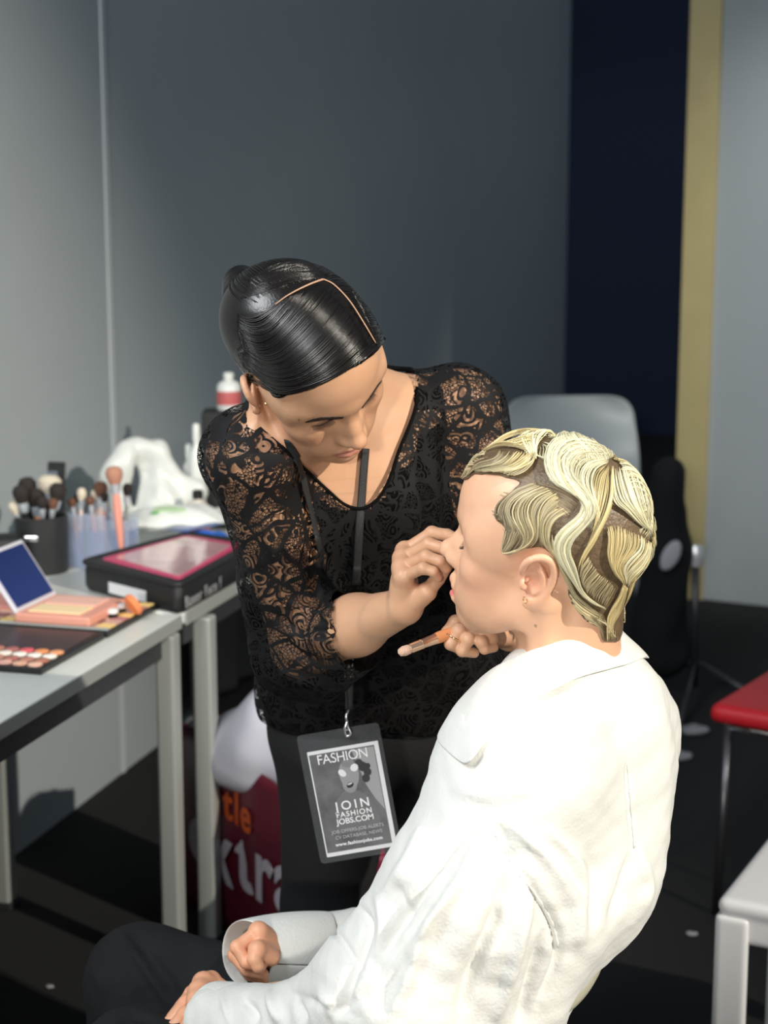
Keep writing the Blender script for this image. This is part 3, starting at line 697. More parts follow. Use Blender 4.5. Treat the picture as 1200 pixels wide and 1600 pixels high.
# --- artist: sleek gelled hair, parted, drawn back into a low knot
DARK = mat('sleek_black_hair', (0.006, 0.0045, 0.004), 0.24, bump=0.12, bump_scale=500, spec=0.5)
polyA = [(592, 535), (574, 553), (556, 569), (540, 582), (520, 594), (487, 608), (450, 618), (438, 625), (426, 622), (416, 606), (402, 590), (386, 584), (378, 640), (330, 640), (330, 380), (660, 380), (660, 535)]
def exA(S, g):
    S.cap(ART.w((-0.030, 0, -0.010)), NB + V(0, 0, -0.01), 0.046 + g * .3, 0.052, 0.03)
    S.ell(ART.w((-0.040, -0.030, 0.075)), 0.05, 0.03)
SA = scalp(ART, 0.0060, exA)
av, af = hair_cap('cap', SA, ART, -1, polyA, ART.t - V(.17, .17, .16), ART.t + V(.17, .17, .18), 0.0020, -0.075, DARK, artist)
aq = ART.l(av)
hairA = mesh_obj('hair', av, af, DARK, parent=artist); hairA['label'] = 'sleek black hair parted and gelled flat'
md = hairA.modifiers.new('s', 'SOLIDIFY'); md.thickness = 0.006; md.offset = -1
capA = bvh_of(av, af); YA = 1.87
famA = []
def fa(g, n, rad=0.0006, h=0.0008, **k): famA.extend(strand_family(g, n, capA, YA, h, rad, jit=1.0, **k))
K1 = [(587, 536), (566, 560), (540, 580), (505, 599), (465, 612), (430, 608), (395, 588), (374, 566)]
K2 = [(566, 500), (540, 535), (505, 570), (465, 594), (425, 594), (390, 572), (370, 545)]
K3 = [(545, 472), (518, 505), (480, 545), (440, 573), (402, 565), (376, 540)]
K4 = [(508, 441), (484, 470), (450, 510), (415, 540), (388, 535), (370, 512)]
K5 = [(470, 453), (448, 480), (420, 510), (392, 515), (370, 498)]
K6 = [(432, 475), (412, 488), (392, 495), (370, 488)]
fa([K1, K2, K3, K4], 75, 0.00075, npts=22); fa([K4, K5, K6], 45, 0.0007, npts=18)
fa([[(505, 434), (460, 440), (415, 455), (375, 470)], [(500, 420), (455, 420), (415, 432), (385, 445)], [(480, 408), (440, 412), (410, 425), (390, 438)]], 45, 0.0007)
fa([[(512, 438), (535, 438), (552, 450)], [(540, 466), (556, 470), (570, 486)], [(562, 500), (574, 505), (584, 522)], [(583, 530), (590, 536), (592, 548)]], 40, 0.0006, npts=10)
fa([[(505, 434), (520, 425), (530, 425)], [(490, 425), (505, 412), (515, 412)]], 20, 0.0006, npts=10)
K0 = [(590, 535), (574, 552), (556, 568), (540, 580), (520, 592), (487, 606), (450, 616), (428, 613), (402, 592), (380, 572)]
fa([[(x, y + 1.5) for x, y in K0], [(x - 2, y - 4) for x, y in K0]], 34, 0.0010, npts=34)
fa([[(593, 537), (575, 555), (557, 571), (541, 583), (524, 594)]] * 2, 8, 0.0016, npts=16)
def far_strand(p0, p1, p2, p3, n_=16):
    c = catmull([p0, p1, p2, p3], 6); P, U = [], []
    for q in c:
        o = ART.w((-0.01, 0, 0.035)); d = unit(ART.w(q) - o); l, nn, _, _ = capA.ray_cast(Vector(o + d * .3), Vector(-d))
        if l is None: continue
        P.append(np.array(l) + np.array(nn) * 0.0006); U.append(np.array(nn))
    if len(P) > 4: famA.append((np.array(P), 0.0007 * np.r_[np.linspace(.3, 1, 4), np.ones(max(0, len(P) - 4))][:len(P)], 5, 0.6, np.array(U)))
for k in range(170):
    u = rng.random(); jx = rng.normal() * .002
    if u < 0.6:
        t = u / .6; p0 = np.array([0.070, .052, .092]) * (1 - t) + np.array([-0.020, .037, .122]) * t
        far_strand(p0 + jx, (p0[0] - .02, .080, .075 - .01 * (1 - t)), (-0.05, .085, .045), (-0.11, .02, .03 + .02 * t + jx))
    else:
        t = (u - .6) / .4; p0 = np.array([-0.020, .037, .122]) * (1 - t) + np.array([-0.03, -.05, .115]) * t
        far_strand(p0 + jx, (p0[0] - .03, p0[1] * 1.1, .105), (-0.085, p0[1] * .8, .08), (-0.108, p0[1] * .3, .04 + jx))
tubes('hair_strands', famA, DARK, hairA)
bun = Sculpt(); bc = (-0.100, -0.022, 0.046)
for k in range(3):
    r_ = 0.020 - k * 0.005
    pts = [ART.w((bc[0] - 0.004 - 0.008 * k, bc[1] + r_ * math.cos(a), bc[2] + r_ * math.sin(a))) for a in np.linspace(0, 2 * PI, 15)]
    bun.chain(pts, [0.0085] * 15, 0.004)
bun.ell(ART.w(bc), 0.020, 0.01)
bv, bf = bun.mesh(ART.w(bc) - .06, ART.w(bc) + .06, 0.0022)
mesh_obj('hair_bun', bv, bf, DARK, hairA)
SCALP = mat('scalp_skin', (0.38, 0.22, 0.14), 0.6, sss=0.1)
def ribbon_on(pts, bvh, Y, h, rad, n=6): 
    c = catmull(pts, 8); P, U = zip(*[onto(x, y, bvh, Y, h) for x, y in c]); return (np.array(P), rad, n, 0.35, np.array(U))
tubes('hair_parting', [ribbon_on([(586, 536), (566, 502), (545, 470), (522, 446), (505, 437)], capA, YA, 0.0010, np.r_[np.full(16, .0013), np.full(17, .0014)]),
                       ribbon_on([(505, 437), (488, 443), (468, 452), (448, 463), (430, 476)], capA, YA, 0.0009, np.linspace(.0016, .0006, 33))], SCALP, hairA)
# ------------------------------------------------------------------ brows, lashes, earrings
def headbvh(h): return bvh_of(h[0], h[1])
bA, bB = headbvh(HEAD_A), headbvh(HEAD_B)
BROW = mat('brow_hair', (0.035, 0.022, 0.015), 0.6); BROWB = mat('blonde_brow', (0.42, 0.26, 0.14), 0.6)
def local_on(F, bvh, q, h):
    """shrink a head-space point onto the face along x"""
    o = F.w((0.20, q[1], q[2])); d = F.w((0.0, q[1], q[2])) - o
    loc, n, _, _ = bvh.ray_cast(Vector(o), Vector(unit(d))); return np.array(loc) + np.array(n) * h, np.array(n)
def brow(F, bvh, parent, m, s, n=46, thick=0.0004, w=0.0030, lift=0.0):
    it = []
    base = catmull([(0.013, 0.0285), (0.022, 0.0325), (0.033, 0.0350), (0.042, 0.0320), (0.048, 0.0270)], 8)
    for k in range(n):
        t = k / n; i = int(t * (len(base) - 2)); p = base[i]; wd = w * (1 - t) ** .5 * (rng.random() - .5) * 2 * .6
        y0, z0 = p[0], p[1] + wd + lift; dy = 0.006; dz = 0.0032 * (1 - 1.5 * t)
        P, U = zip(*[local_on(F, bvh, (0, s * (y0 + dy * q), z0 + dz * q), 0.0004) for q in (0, .35, .7, 1)])
        it.append((np.array(P), [thick, thick * 1.2, thick, thick * .4], 4, 1.0, np.array(U)))
    tubes('eyebrow', it, m, parent)
def lashes(F, bvh, parent, m, s, n=22, L=0.008, th=0.00035):
    it = []
    line = catmull([(0.019, 0.0100), (0.026, 0.0074), (0.035, 0.0072), (0.043, 0.0092)], 8)
    P, U = zip(*[local_on(F, bvh, (0, s * y, z), 0.0003) for y, z in line]); it.append((np.array(P), 0.0006 if L < .0068 else 0.0010, 5, 1.0, np.array(U)))
    for k in range(n):
        y, z = line[int(k / n * (len(line) - 1))]; p, u = local_on(F, bvh, (0, s * y, z), 0.0)
        d = unit(F.R @ V(0.75, s * (y - .03) * 22, -0.55)); e = unit(F.R @ V(0.9, s * (y - .03) * 26, 0.25))
        it.append((np.array([p, p + d * L * .5, p + d * L * .75 + e * L * .35]), [th, th * .8, th * .3], 4, 1.0, np.array([u, u, u])))
    tubes('eyelashes', it, m, parent)
for s in (-1, 1):
    brow(ART, bA, artist, BROW, s, n=200, thick=0.0007, w=0.0056); lashes(ART, bA, artist, BROW, s, n=30, L=0.0070, th=0.00032)
    brow(SEAT, bB, model, BROWB, s, n=50, lift=0.001); lashes(SEAT, bB, model, mat('brown_lash', (0.10, 0.05, 0.03), 0.6), s, L=0.007)
def ringmesh(name, c, R, r, ax, m, parent=None, n=28, arc=2 * PI):
    ax = unit(ax); u = unit(np.cross(ax, V(0.3, 0.2, 1))); v = np.cross(ax, u)
    pts = [np.asarray(c) + R * (math.cos(a) * u + math.sin(a) * v) for a in np.linspace(0, arc, n)]
    return tubes(name, [(np.array(pts), r, 8, 1.0, np.tile(ax, (n, 1)))], m, parent)
eB, _ = onto(824, 936, bB, 1.65, 0.0018); eA, _ = onto(417, 630, bA, 1.85, 0.0015)
o = ringmesh('hoop_earring', eB + V(-0.002, 0, -0.001), 0.0034, 0.0005, (0.3, 0.2, 0.1), GOLD); tag(o, 'thin gold hoop earring in the blonde model\'s ear', 'earring')
o = lathe('stud_earring', [(0.0, -.002), (.002, -.0012), (.0024, 0), (.0018, .0015), (0, .0022)], GOLD, n=14, loc=eA); tag(o, 'small gold stud earring in the dark-haired woman\'s ear lobe', 'earring')
rc = (LI[0] * .30 + LI[1] * .70)
rc = LM[1] * .45 + LM[2] * .55
o = ringmesh('finger_ring', rc, 0.0100, 0.0010, LM[2] - LM[1], GOLD); tag(o, 'thin gold ring with small stones on the hand under the chin', 'ring')
for a in np.linspace(-2.2, 0.2, 6):
    ax = unit(LM[2] - LM[1]); u = unit(np.cross(ax, V(0.3, 0.2, 1))); v = np.cross(ax, u)
    p = rc + 0.0112 * (math.cos(a) * u + math.sin(a) * v)
    lathe('ring_stone', [(0, -.001), (.0012, -.0004), (.0013, .0004), (0, .0012)], SILVER, parent=o, n=8, loc=p)
mo, _ = onto(837, 978, bB, 1.65, 0.0)
# ------------------------------------------------------------------ clothes
def vnormals(vs, fs):
    a, b, c = vs[fs[:, 0]], vs[fs[:, 1]], vs[fs[:, 2]]; n = np.cross(b - a, c - a); N_ = np.zeros_like(vs)
    for i in range(4): np.add.at(N_, fs[:, i], n)
    return N_ / (np.linalg.norm(N_, axis=1, keepdims=True) + 1e-12)
def seg_dist(P, line):
    d = np.full(len(P), 1e9); tt = np.zeros(len(P)); m = len(line) - 1
    for i in range(m):
        a, b = line[i], line[i + 1]; ba = b - a; h = np.clip(((P - a) @ ba) / (ba @ ba + 1e-9), 0, 1)
        e = np.linalg.norm(P - a - h[:, None] * ba, axis=1); k = e < d; d[k] = e[k]; tt[k] = (i + h[k]) / m
    return d, tt
def folds(vs, fs, lines, sgn=-1):
    """press or raise folds: each line = (photo pixels on the visible side, width px, depth m)"""
    N_ = vnormals(vs, fs); px = PX(vs); ray = vs - CAM; ray /= np.linalg.norm(ray, axis=1, keepdims=True)
    front = (N_ * ray).sum(1) < 0.25; out = vs.copy()
    for pts, w_, dep in lines:
        L = catmull([np.array(p, float) for p in pts], 6); d, t = seg_dist(px, L)
        k = np.exp(-(d / w_) ** 2) * np.sin(np.clip(t, 0.02, 0.98) * PI) ** 0.5 * front
        out += N_ * (dep * k)[:, None]
    return out
# --- artist: sheer lace top, camisole, trousers
T = Sculpt(); g = 0.007
T.cap(NB + V(0, 0.02, -0.04), RSH, 0.044 + g, 0.052 + g, 0.035); T.cap(NB + V(0.01, 0.02, -0.03), LSH, 0.055 + g, 0.050 + g, 0.05)
T.cap(ART.w((-0.030, 0, -0.010)), NB + V(0, 0, -0.01), 0.046 + g, 0.052 + g, 0.03)
T.cap(ART.w((-0.015, -0.055, -0.030)), NB + V(0.0, -0.045, -0.055), 0.013 + g, 0.010 + g, 0.018)
T.cap(NB + V(0, 0.03, -0.04), ST + V(0.0, 0.09, -0.02), 0.080 + g, 0.095 + g, 0.05)
T.cap(ST + V(-.01, 0.11, -0.03), J(600, 960, 2.24), 0.115 + g, 0.115, 0.06)
T.cap(J(470, 800, 2.03), J(650, 780, 2.12), 0.075 + g, 0.07 + g, 0.06)
T.cap(J(520, 880, 2.10), J(660, 880, 2.16), 0.085, 0.085, 0.06)
T.cap(J(525, 1000, 2.22), J(690, 1000, 2.24), 0.10, 0.10, 0.06)
T.cap(J(520, 1075, 2.27), J(700, 1075, 2.29), 0.112, 0.112, 0.05)
T.box(J(610, 1165, 2.28), (0.26, 0.26, 0.045), 0.01, 0.01, op='s')
MID = REL * .30 + RWR * .70; MID = REL * .42 + RWR * .58
T.cap(RSH, REL, 0.054, 0.050, 0.02)
T.cap(RSH * .4 + REL * .6 + V(-.004, 0, -.012), REL + V(-.006, 0, -.008), 0.050, 0.058, 0.02)
T.cap(REL, MID, 0.056, 0.046, 0.03); T.cap(REL + V(0.02, 0, -.035), MID + V(-.01, 0, -.035), 0.030, 0.028, 0.03)
T.cap(LSH, LEL, 0.055, 0.050, 0.02); T.cap(LEL, LEL * .5 + LWR * .5, 0.052, 0.045, 0.02)
lo, hi = around([RSH, LSH, REL, MID, LEL, LWR, J(430, 1120, 2.2), J(780, 1120, 2.4), NB], 0.09)
tv, tf = T.mesh(lo, hi, 0.0036)
NECK = [(398, 652), (434, 688), (476, 728), (508, 757), (535, 782), (560, 793), (584, 781), (604, 748), (625, 690), (645, 640), (652, 605), (640, 568), (597, 547), (560, 480), (470, 480), (430, 560), (404, 628)]
px = PX(tv); fore = unit(RWR - REL)
cutn = inpoly(px, NECK) & (tv[:, 1] < 2.10); cutn |= np.linalg.norm(tv - (NB + V(-.015, 0.0, 0.058)), axis=1) < 0.076
cut2 = ((tv - MID) @ fore > 0.0) & (np.linalg.norm(tv - MID, axis=1) < 0.115) & (px[:, 0] > 520) & (px[:, 0] < 640)
tv, tf = clipmesh(tv, tf, lambda p: ~(cutn | cut2))
tv = smooth_border(tv, tf, 6); adir = unit(REL - RSH)
q = tv - RSH; q2 = q - np.outer(q @ adir, adir) * 0.72
tv = tv + vnormals(tv, tf) * (0.0028 * fbm(q2, 95, 3, 2))[:, None]
tv = folds(tv, tf, [([(470, 980), (500, 1000), (545, 1010)], 9, .007), ([(440, 1000), (480, 1030), (550, 1040)], 8, -.006), ([(450, 940), (490, 955), (540, 965)], 8, .007),
                    ([(430, 960), (470, 985), (540, 990)], 6, -.007), ([(425, 1040), (470, 1065), (540, 1070)], 8, .006), ([(400, 800), (440, 880), (500, 930)], 10, .005),
                    ([(480, 830), (500, 950), (520, 1040)], 10, -.006), ([(640, 700), (650, 820), (640, 960)], 14, .006), ([(690, 660), (700, 760), (700, 860)], 9, -.008)])
top = mesh_obj('lace_top', tv, tf, LACE, parent=artist); top['label'] = 'black lace top with three-quarter sleeves'
capT = bvh_of(tv, tf)
# camisole: the opaque lining under the lace
U_ = Sculpt(); 
for kind, fn, c, r, k in T.ops[:11]:
    U_.ops.append((kind, (lambda f: (lambda P: f(P) + 0.0065))(fn) if kind == 'u' else fn, c, r, k))
uv_, uf = U_.mesh(lo, hi, 0.0045); px = PX(uv_)
CAMI = [(430, 770), (470, 745), (520, 790), (560, 800), (598, 775), (625, 700), (648, 600), (690, 600), (712, 660), (745, 700), (900, 760), (900, 1250), (350, 1250), (420, 900)]
uv_, uf = clipmesh(uv_, uf, lambda p: inpoly(px, CAMI))
mesh_obj('camisole', uv_, uf, BLACK, parent=artist)
def draped(pts, bvh, Y, h): 
    P, U = zip(*[onto(x, y, bvh, Y, h) for x, y in catmull(pts, 6)]); return np.array(P), np.array(U)
pxt = PX(tv); fr = tv[:, 1] < 2.13
def edge_pts(pts, k=8):
    out = []
    for x, y in catmull(pts, k):
        d = np.hypot(pxt[:, 0] - x, pxt[:, 1] - y) + 1e3 * (~fr) + (tv[:, 1] - 1.9) * 12; i = np.argsort(d)[:14]; w_ = 1 / (d[i] - d[i].min() + 3); out.append((tv[i] * w_[:, None]).sum(0) / w_.sum())
    out = np.array(out)
    for _ in range(6): out[1:-1] = .25 * out[:-2] + .5 * out[1:-1] + .25 * out[2:]
    return out
tubes('neckline_trim', [(edge_pts(NECK[:13]), 0.0032, 6, 0.7, None)], BLACK, parent=top)
u_ = unit(np.cross(fore, V(0, 0, 1))); v_ = np.cross(fore, u_)
# trousers
Lg = Sculpt(); 
Lg.cap(J(525, 1120, 2.27), J(690, 1120, 2.29), 0.098, 0.098, 0.04)
Lg.chain([J(522, 1160, 2.27), J(510, 1420, 2.29), J(512, 1600, 2.33), J(514, 1760, 2.38)], [0.092, 0.062, 0.052, 0.045], 0.03)
Lg.chain([J(700, 1160, 2.29), J(668, 1420, 2.34), J(662, 1600, 2.38), J(660, 1745, 2.43)], [0.092, 0.062, 0.052, 0.045], 0.03)
lo, hi = around([J(430, 1060, 2.2), J(790, 1060, 2.4), J(514, 1770, 2.38)], 0.1); lo[2] = 0.07; hi[1] = 2.6
lv, lf = Lg.mesh(lo, hi, 0.006)
lv = lv + vnormals(lv, lf) * (0.004 * fbm(lv * np.array([1, 1, .45]), 40, 5, 2))[:, None]
tr_ = mesh_obj('trousers', lv, lf, TROUSER_BLACK, parent=artist)
for x, Y in ((512, 2.36), (660, 2.41)):
    b = J(x, 1760, Y); s_ = Sculpt(); s_.cap((b[0], Y + .04, 0.05), (b[0] + .03, Y - .12, 0.036), .045, .034, .02); s_.box((b[0], Y, -0.05), (.2, .3, .052), .001, .004, op='s')
    v_s, f_s = s_.mesh((b[0] - .1, Y - .2, -.01), (b[0] + .12, Y + .15, .12), .005); mesh_obj('shoe', v_s, f_s, TROUSER_BLACK, artist)

# --- seated model: oversized white shirt
W = Sculpt(); FS = Frame(rot_ypr(math.radians(159), 0, 0), (0, 0, 0), 1)
def we(px_, py_, Y, r, k=0.06, R=None): W.ell(J(px_, py_, Y), r, k, Frame(FS.R, (0, 0, 0), 1) if False else WORLD, R=FS.R if R is None else FS.R @ R)
W.cap(NS + V(0, 0, -.045), SLS + V(0, 0, -.005), 0.078, 0.075, 0.05); W.cap(NS + V(0.02, 0, -.045), SRS + V(0, 0, -.01), 0.078, 0.075, 0.05)
we(880, 1215, 1.765, (.106, .185, .17)); we(870, 1315, 1.755, (.116, .18, .13)); we(838, 1362, 1.71, (.108, .16, .085))
we(768, 1535, 1.67, (.085, .135, .12)); we(670, 1690, 1.72, (.10, .17, .14))
W.cap(J(836, 1440, 1.585), J(766, 1600, 1.58), 0.060, 0.060, 0.05)
W.cap(J(806, 1212, 1.60), J(728, 1395, 1.565), 0.076, 0.082, 0.05)
W.cap(J(728, 1395, 1.565), J(632, 1545, 1.56), 0.082, 0.086, 0.04)
W.cap(J(628, 1555, 1.56), J(455, 1622, 1.67), 0.082, 0.055, 0.05); W.cap(J(455, 1622, 1.67), J(345, 1598, 1.755), 0.055, 0.046, 0.02)
W.cap(J(950, 1150, 1.91), J(760, 1390, 2.03), 0.070, 0.066, 0.04); W.cap(J(760, 1390, 2.03), J(640, 1462, 2.03), 0.066, 0.058, 0.03)
W.cap(J(640, 1462, 2.03), J(455, 1488, 1.93), 0.056, 0.039, 0.03)
W.cap(J(730, 1650, 1.74), J(520, 1665, 1.80), 0.11, 0.09, 0.05)             # shirt tails over the lap
W.cap(LWRI + V(-.06, 0.02, 0), LWRI + V(.035, -.01, 0), 0.037, 0.037, 0.003, op='s')
W.cap(J(350, 1488, 1.89), J(466, 1487, 1.935), 0.033, 0.031, 0.003, op='s')
lo, hi = around([J(1060, 1250, 1.78), J(330, 1600, 1.76), J(960, 1000, 1.98), J(880, 1020, 1.7), J(640, 1462, 2.09), J(610, 1540, 1.48), J(800, 1210, 1.52)], 0.03)
lo[2] = 0.50; 
wv, wf = W.mesh(lo, hi, 0.0036)
sd = unit(J(610, 1540, 1.56) - J(800, 1210, 1.6)); qq = wv - wv.mean(0); qq = qq - np.outer(qq @ sd, sd) * 0.8
wv = wv + vnormals(wv, wf) * (0.0030 * fbm(qq, 38, 11, 2) + 0.0011 * fbm(wv, 130, 12, 2))[:, None]
FOLDS = [
 ([(770, 1285), (700, 1400), (620, 1500), (560, 1560)], 11, .012), ([(745, 1290), (700, 1340), (640, 1420), (590, 1500)], 10, -.013),
 ([(775, 1290), (820, 1370), (865, 1440), (872, 1500), (840, 1570)], 7, -.012), ([(790, 1280), (850, 1340), (900, 1420), (905, 1480)], 12, .010),
 ([(800, 1340), (780, 1430), (740, 1520), (720, 1590)], 12, -.014), ([(830, 1370), (815, 1450), (790, 1540), (770, 1600)], 10, .011),
 ([(720, 1330), (660, 1440), (590, 1530), (520, 1590)], 9, -.010), ([(690, 1400), (650, 1500), (610, 1590)], 10, .011), ([(850, 1460), (830, 1530), (810, 1600)], 8, -.010),
 ([(980, 1190), (984, 1250), (990, 1330)], 4, -.0045), ([(990, 1330), (975, 1390), (955, 1440)], 9, -.010), ([(1000, 1330), (1010, 1390), (990, 1440)], 10, .008),
 ([(920, 1330), (930, 1400), (925, 1450)], 9, -.007), ([(860, 1300), (900, 1350), (915, 1410)], 9, .008),
 ([(470, 1440), (520, 1455), (560, 1510)], 5, -.006), ([(560, 1415), (575, 1450), (560, 1510)], 6, -.010), ([(590, 1395), (600, 1440), (590, 1500)], 8, .008), ([(620, 1380), (630, 1440)], 7, -.008),
 ([(380, 1560), (395, 1580), (400, 1600)], 6, -.008), ([(420, 1548), (430, 1575), (440, 1600)], 8, .010), ([(460, 1560), (470, 1585), (475, 1600)], 6, -.010), ([(500, 1545), (520, 1580), (525, 1600)], 9, .009), ([(345, 1550), (352, 1575), (360, 1600)], 5, .004),
 ([(560, 1500), (540, 1550), (520, 1600)], 8, -.009), ([(440, 1545), (500, 1570), (560, 1590)], 6, -.005),
 ([(735, 1200), (790, 1140), (870, 1085)], 7, -.004), ([(700, 1230), (760, 1240), (830, 1230)], 14, .004), ([(660, 1290), (640, 1340), (600, 1400)], 9, .007)]
wv = folds(wv, wf, FOLDS)
shirt = mesh_obj('shirt', wv, wf, SHIRT, parent=model); shirt['label'] = 'oversized white linen shirt'
capW = bvh_of(wv, wf)
# armhole and yoke seams, puckered
def seam(pts, Y, r=0.0014):
    P, U = zip(*[onto(x, y, capW, Y, 0.0004) for x, y in catmull(pts, 10)]); return (np.array(P), r * (1 + .5 * np.sin(np.arange(len(P)) * 1.7)), 6, 0.6, np.array(U))
tubes('seam', [seam([(772, 1300), (800, 1350), (835, 1395), (862, 1440), (872, 1480)], 1.55)], SHIRT, parent=shirt)
tubes('seam', [seam([(980, 1195), (985, 1250), (991, 1325)], 1.75, .001)], SHIRT, parent=shirt)
def sheet(name, rows, m, parent, thick, sub=1):
    rows = [np.asarray(r, float) for r in rows]; n = len(rows[0]); vs_ = np.vstack(rows); fs_ = []
    for i in range(len(rows) - 1):
        for k in range(n - 1): fs_.append((i * n + k, i * n + k + 1, (i + 1) * n + k + 1, (i + 1) * n + k))
    o = mesh_obj(name, vs_, fs_, m, parent)
    a = o.modifiers.new('t', 'SOLIDIFY'); a.thickness = thick; a.offset = 0
    b = o.modifiers.new('s', 'SUBSURF'); b.levels = sub; b.render_levels = sub
    return o
# collar: stand and fall, from the far lapel round the nape to the near lapel
topn = [J(742, 1098, 1.735), J(766, 1074, 1.715), J(792, 1057, 1.70), J(820, 1044, 1.695), J(868, 1028, 1.688), J(920, 1015, 1.698), J(950, 1003, 1.735), J(962, 999, 1.775), J(955, 1000, 1.815), J(915, 1010, 1.845), J(860, 1030, 1.850), J(810, 1052, 1.835), J(782, 1075, 1.80)]
botn = [J(709, 1132, 1.705)] + [onto(x, y, capW, 1.7, 0.004)[0] for x, y in [(729, 1200), (762, 1160), (795, 1132), (845, 1094), (900, 1066), (945, 1052)]] + [J(976, 1056, 1.785), J(985, 1058, 1.87), J(940, 1066, 1.94), J(870, 1085, 1.96), J(800, 1110, 1.93), J(745, 1130, 1.88)]
topn, botn = catmull(topn, 4), catmull(botn, 4)
topn = topn + V(0, 0, .022)
inn = topn + (NS + V(0, 0, .02) - topn) * np.array([.06, .06, 0]) + V(0, 0, -.028)
rows = [inn, topn + V(0, 0, -.002)]
for t in (.12, .4, .7, 1.0):
    r_ = topn * (1 - t) + botn * t; rw = []
    for p in r_:
        l, n_, _, _ = capW.find_nearest(Vector(p)); l = np.array(l); n_ = np.array(n_); dd = (p - l) @ n_
        rw.append(p if dd > 0.004 else l + n_ * 0.005)
    rows.append(np.array(rw))
col = sheet('collar', rows, SHIRT, shirt, 0.0028, 2)
# far cuff, turned open round the fist
def ring(c, n, r, up=(0, 0, 1), m=28, sq=1.0):
    n = unit(n); u = unit(np.cross(np.asarray(up, float), n)); v = np.cross(n, u); a = np.linspace(0, 2 * PI, m)
    return np.array([np.asarray(c) + r * (math.cos(t) * u + sq * math.sin(t) * v) for t in a])
rw = []
for t in np.linspace(0, 1, 6):
    c = J(520, 1482, 1.960) * (1 - t) + J(384, 1491, 1.886) * t; n = unit(V(-1, -.3, 0)) * (1 - t) + V(-.60, -.78, .16) * t
    r_ = ring(c, n, 0.046 * (1 - t) + 0.0415 * t + 0.004 * math.sin(PI * t)); r_ += 0.0012 * np.sin(np.linspace(0, 2 * PI, 28) * 3 + t * 2)[:, None] * unit(n); rw.append(r_)
cf_ = sheet('cuff', rw, SHIRT, shirt, 0.0026, 2)
rw = []
for t in np.linspace(0, 1, 5):
    c = J(372, 1602, 1.740) * (1 - t) + J(332, 1594, 1.768) * t; n = unit(J(300, 1590, 1.79) - J(372, 1602, 1.740))
    rw.append(ring(c, n, 0.0470 * (1 - t) + 0.0435 * t))
sheet('cuff', rw, SHIRT, shirt, 0.0026, 2)
# jeans
Q = Sculpt()
Q.cap(J(700, 1680, 1.80), J(222, 1538, 2.035), 0.095, 0.073, 0.03); Q.cap(J(690, 1740, 1.63), J(200, 1690, 1.77), 0.095, 0.072, 0.03)
KR, KL = J(222, 1538, 2.035), J(200, 1690, 1.77)
Q.cap(KR, (KR[0] - .04, KR[1] + .02, 0.1), 0.070, 0.055, 0.03); Q.cap(KL, (KL[0] - .05, KL[1] + .02, 0.1), 0.070, 0.055, 0.03)
Q.cap(J(700, 1740, 1.63), J(710, 1690, 1.82), .10, .10, .04)
lo = np.array([KR[0] - .2, 1.5, .09]); hi = np.array([.32, 2.16, .68])
qv, qf = Q.mesh(lo, hi, 0.006)
qv = qv + vnormals(qv, qf) * (0.004 * fbm(qv * np.array([.5, 1, 1]), 34, 21, 2))[:, None]
qv = folds(qv, qf, [([(190, 1462), (225, 1510), (268, 1575)], 6, .008), ([(205, 1455), (245, 1510), (290, 1570)], 9, -.008), ([(160, 1470), (150, 1510), (160, 1550)], 8, .005), ([(150, 1590), (200, 1580), (250, 1590)], 5, .005), ([(180, 1600), (210, 1590), (240, 1600)], 4, -.006)])
mesh_obj('jeans', qv, qf, DENIM, parent=model)
for K in (KR, KL):
    s_ = Sculpt(); bx_ = K[0] - .05; by_ = K[1] + .02
    s_.cap((bx_ + .05, by_, .05), (bx_ - .14, by_ + .05, .036), .046, .034, .02); s_.box((bx_, by_, -0.05), (.3, .3, .052), .001, .004, op='s')
    v_s, f_s = s_.mesh((bx_ - .22, by_ - .1, -.01), (bx_ + .12, by_ + .15, .12), .005); mesh_obj('shoe', v_s, f_s, TROUSER_BLACK, model)
# ------------------------------------------------------------------ the setting
OC = V(-0.3988, 3.1438, 0.74); DD = V(0.2634, 0.9647, 0); NN = V(-0.9647, 0.2634, 0)     # table front corner, along the wall, towards the wall
RZ = math.atan2(DD[1], DD[0])
def tp(a, b, z=0.74): p = OC + DD * a + NN * b; return V(p[0], p[1], z)
WALL = mat('grey_wall', (0.36, 0.40, 0.42), 0.85, noise_amt=0.05, noise_scale=3, bump=0.15, bump_scale=300)
NAVY = mat('navy_wall', (0.012, 0.022, 0.060), 0.8)
CARPET = mat('black_carpet', (0.006, 0.006, 0.0065), 0.95, noise_amt=0.3, noise_scale=120, bump=0.8, bump_scale=400)
WOODT = mat('pale_timber', (0.50, 0.42, 0.20), 0.6, noise_amt=0.10, noise_scale=8)
def slab(name, p0, p1, z0, z1, th, m, kind='structure'):
    """upright slab between two floor points, its thickness behind the seen face (to the left of p0->p1)"""
    p0, p1 = V(*p0, 0), V(*p1, 0); d = unit(p1 - p0); n = V(-d[1], d[0], 0)
    vs_ = [q + V(0, 0, z) for z in (z0, z1) for q in (p0, p1, p1 + n * th, p0 + n * th)]
    fs_ = [(0, 3, 2, 1), (4, 5, 6, 7), (0, 1, 5, 4), (1, 2, 6, 5), (2, 3, 7, 6), (3, 0, 4, 7)]
    return tag(mesh_obj(name, vs_, fs_, m, smooth=False), kind=kind)
tag(box('floor', (0.6, 5.0, -0.05), (9.0, 18.0, 0.1), CARPET, bevel=0), kind='structure')
wb = tp(0, 0.63); a0, a1 = wb - DD * 6.5, wb + DD * 8.9
slab('wall_left', a0[:2], a1[:2], 0, 4.2, 0.1, WALL)
slab('wall_back', (a1[0] - .2, 11.75), (5.0, 11.75), 0, 4.2, 0.1, NAVY)
slab('wall_right', (1.29, 6.47), (5.0, 4.55), 0, 4.2, 0.1, WALL)
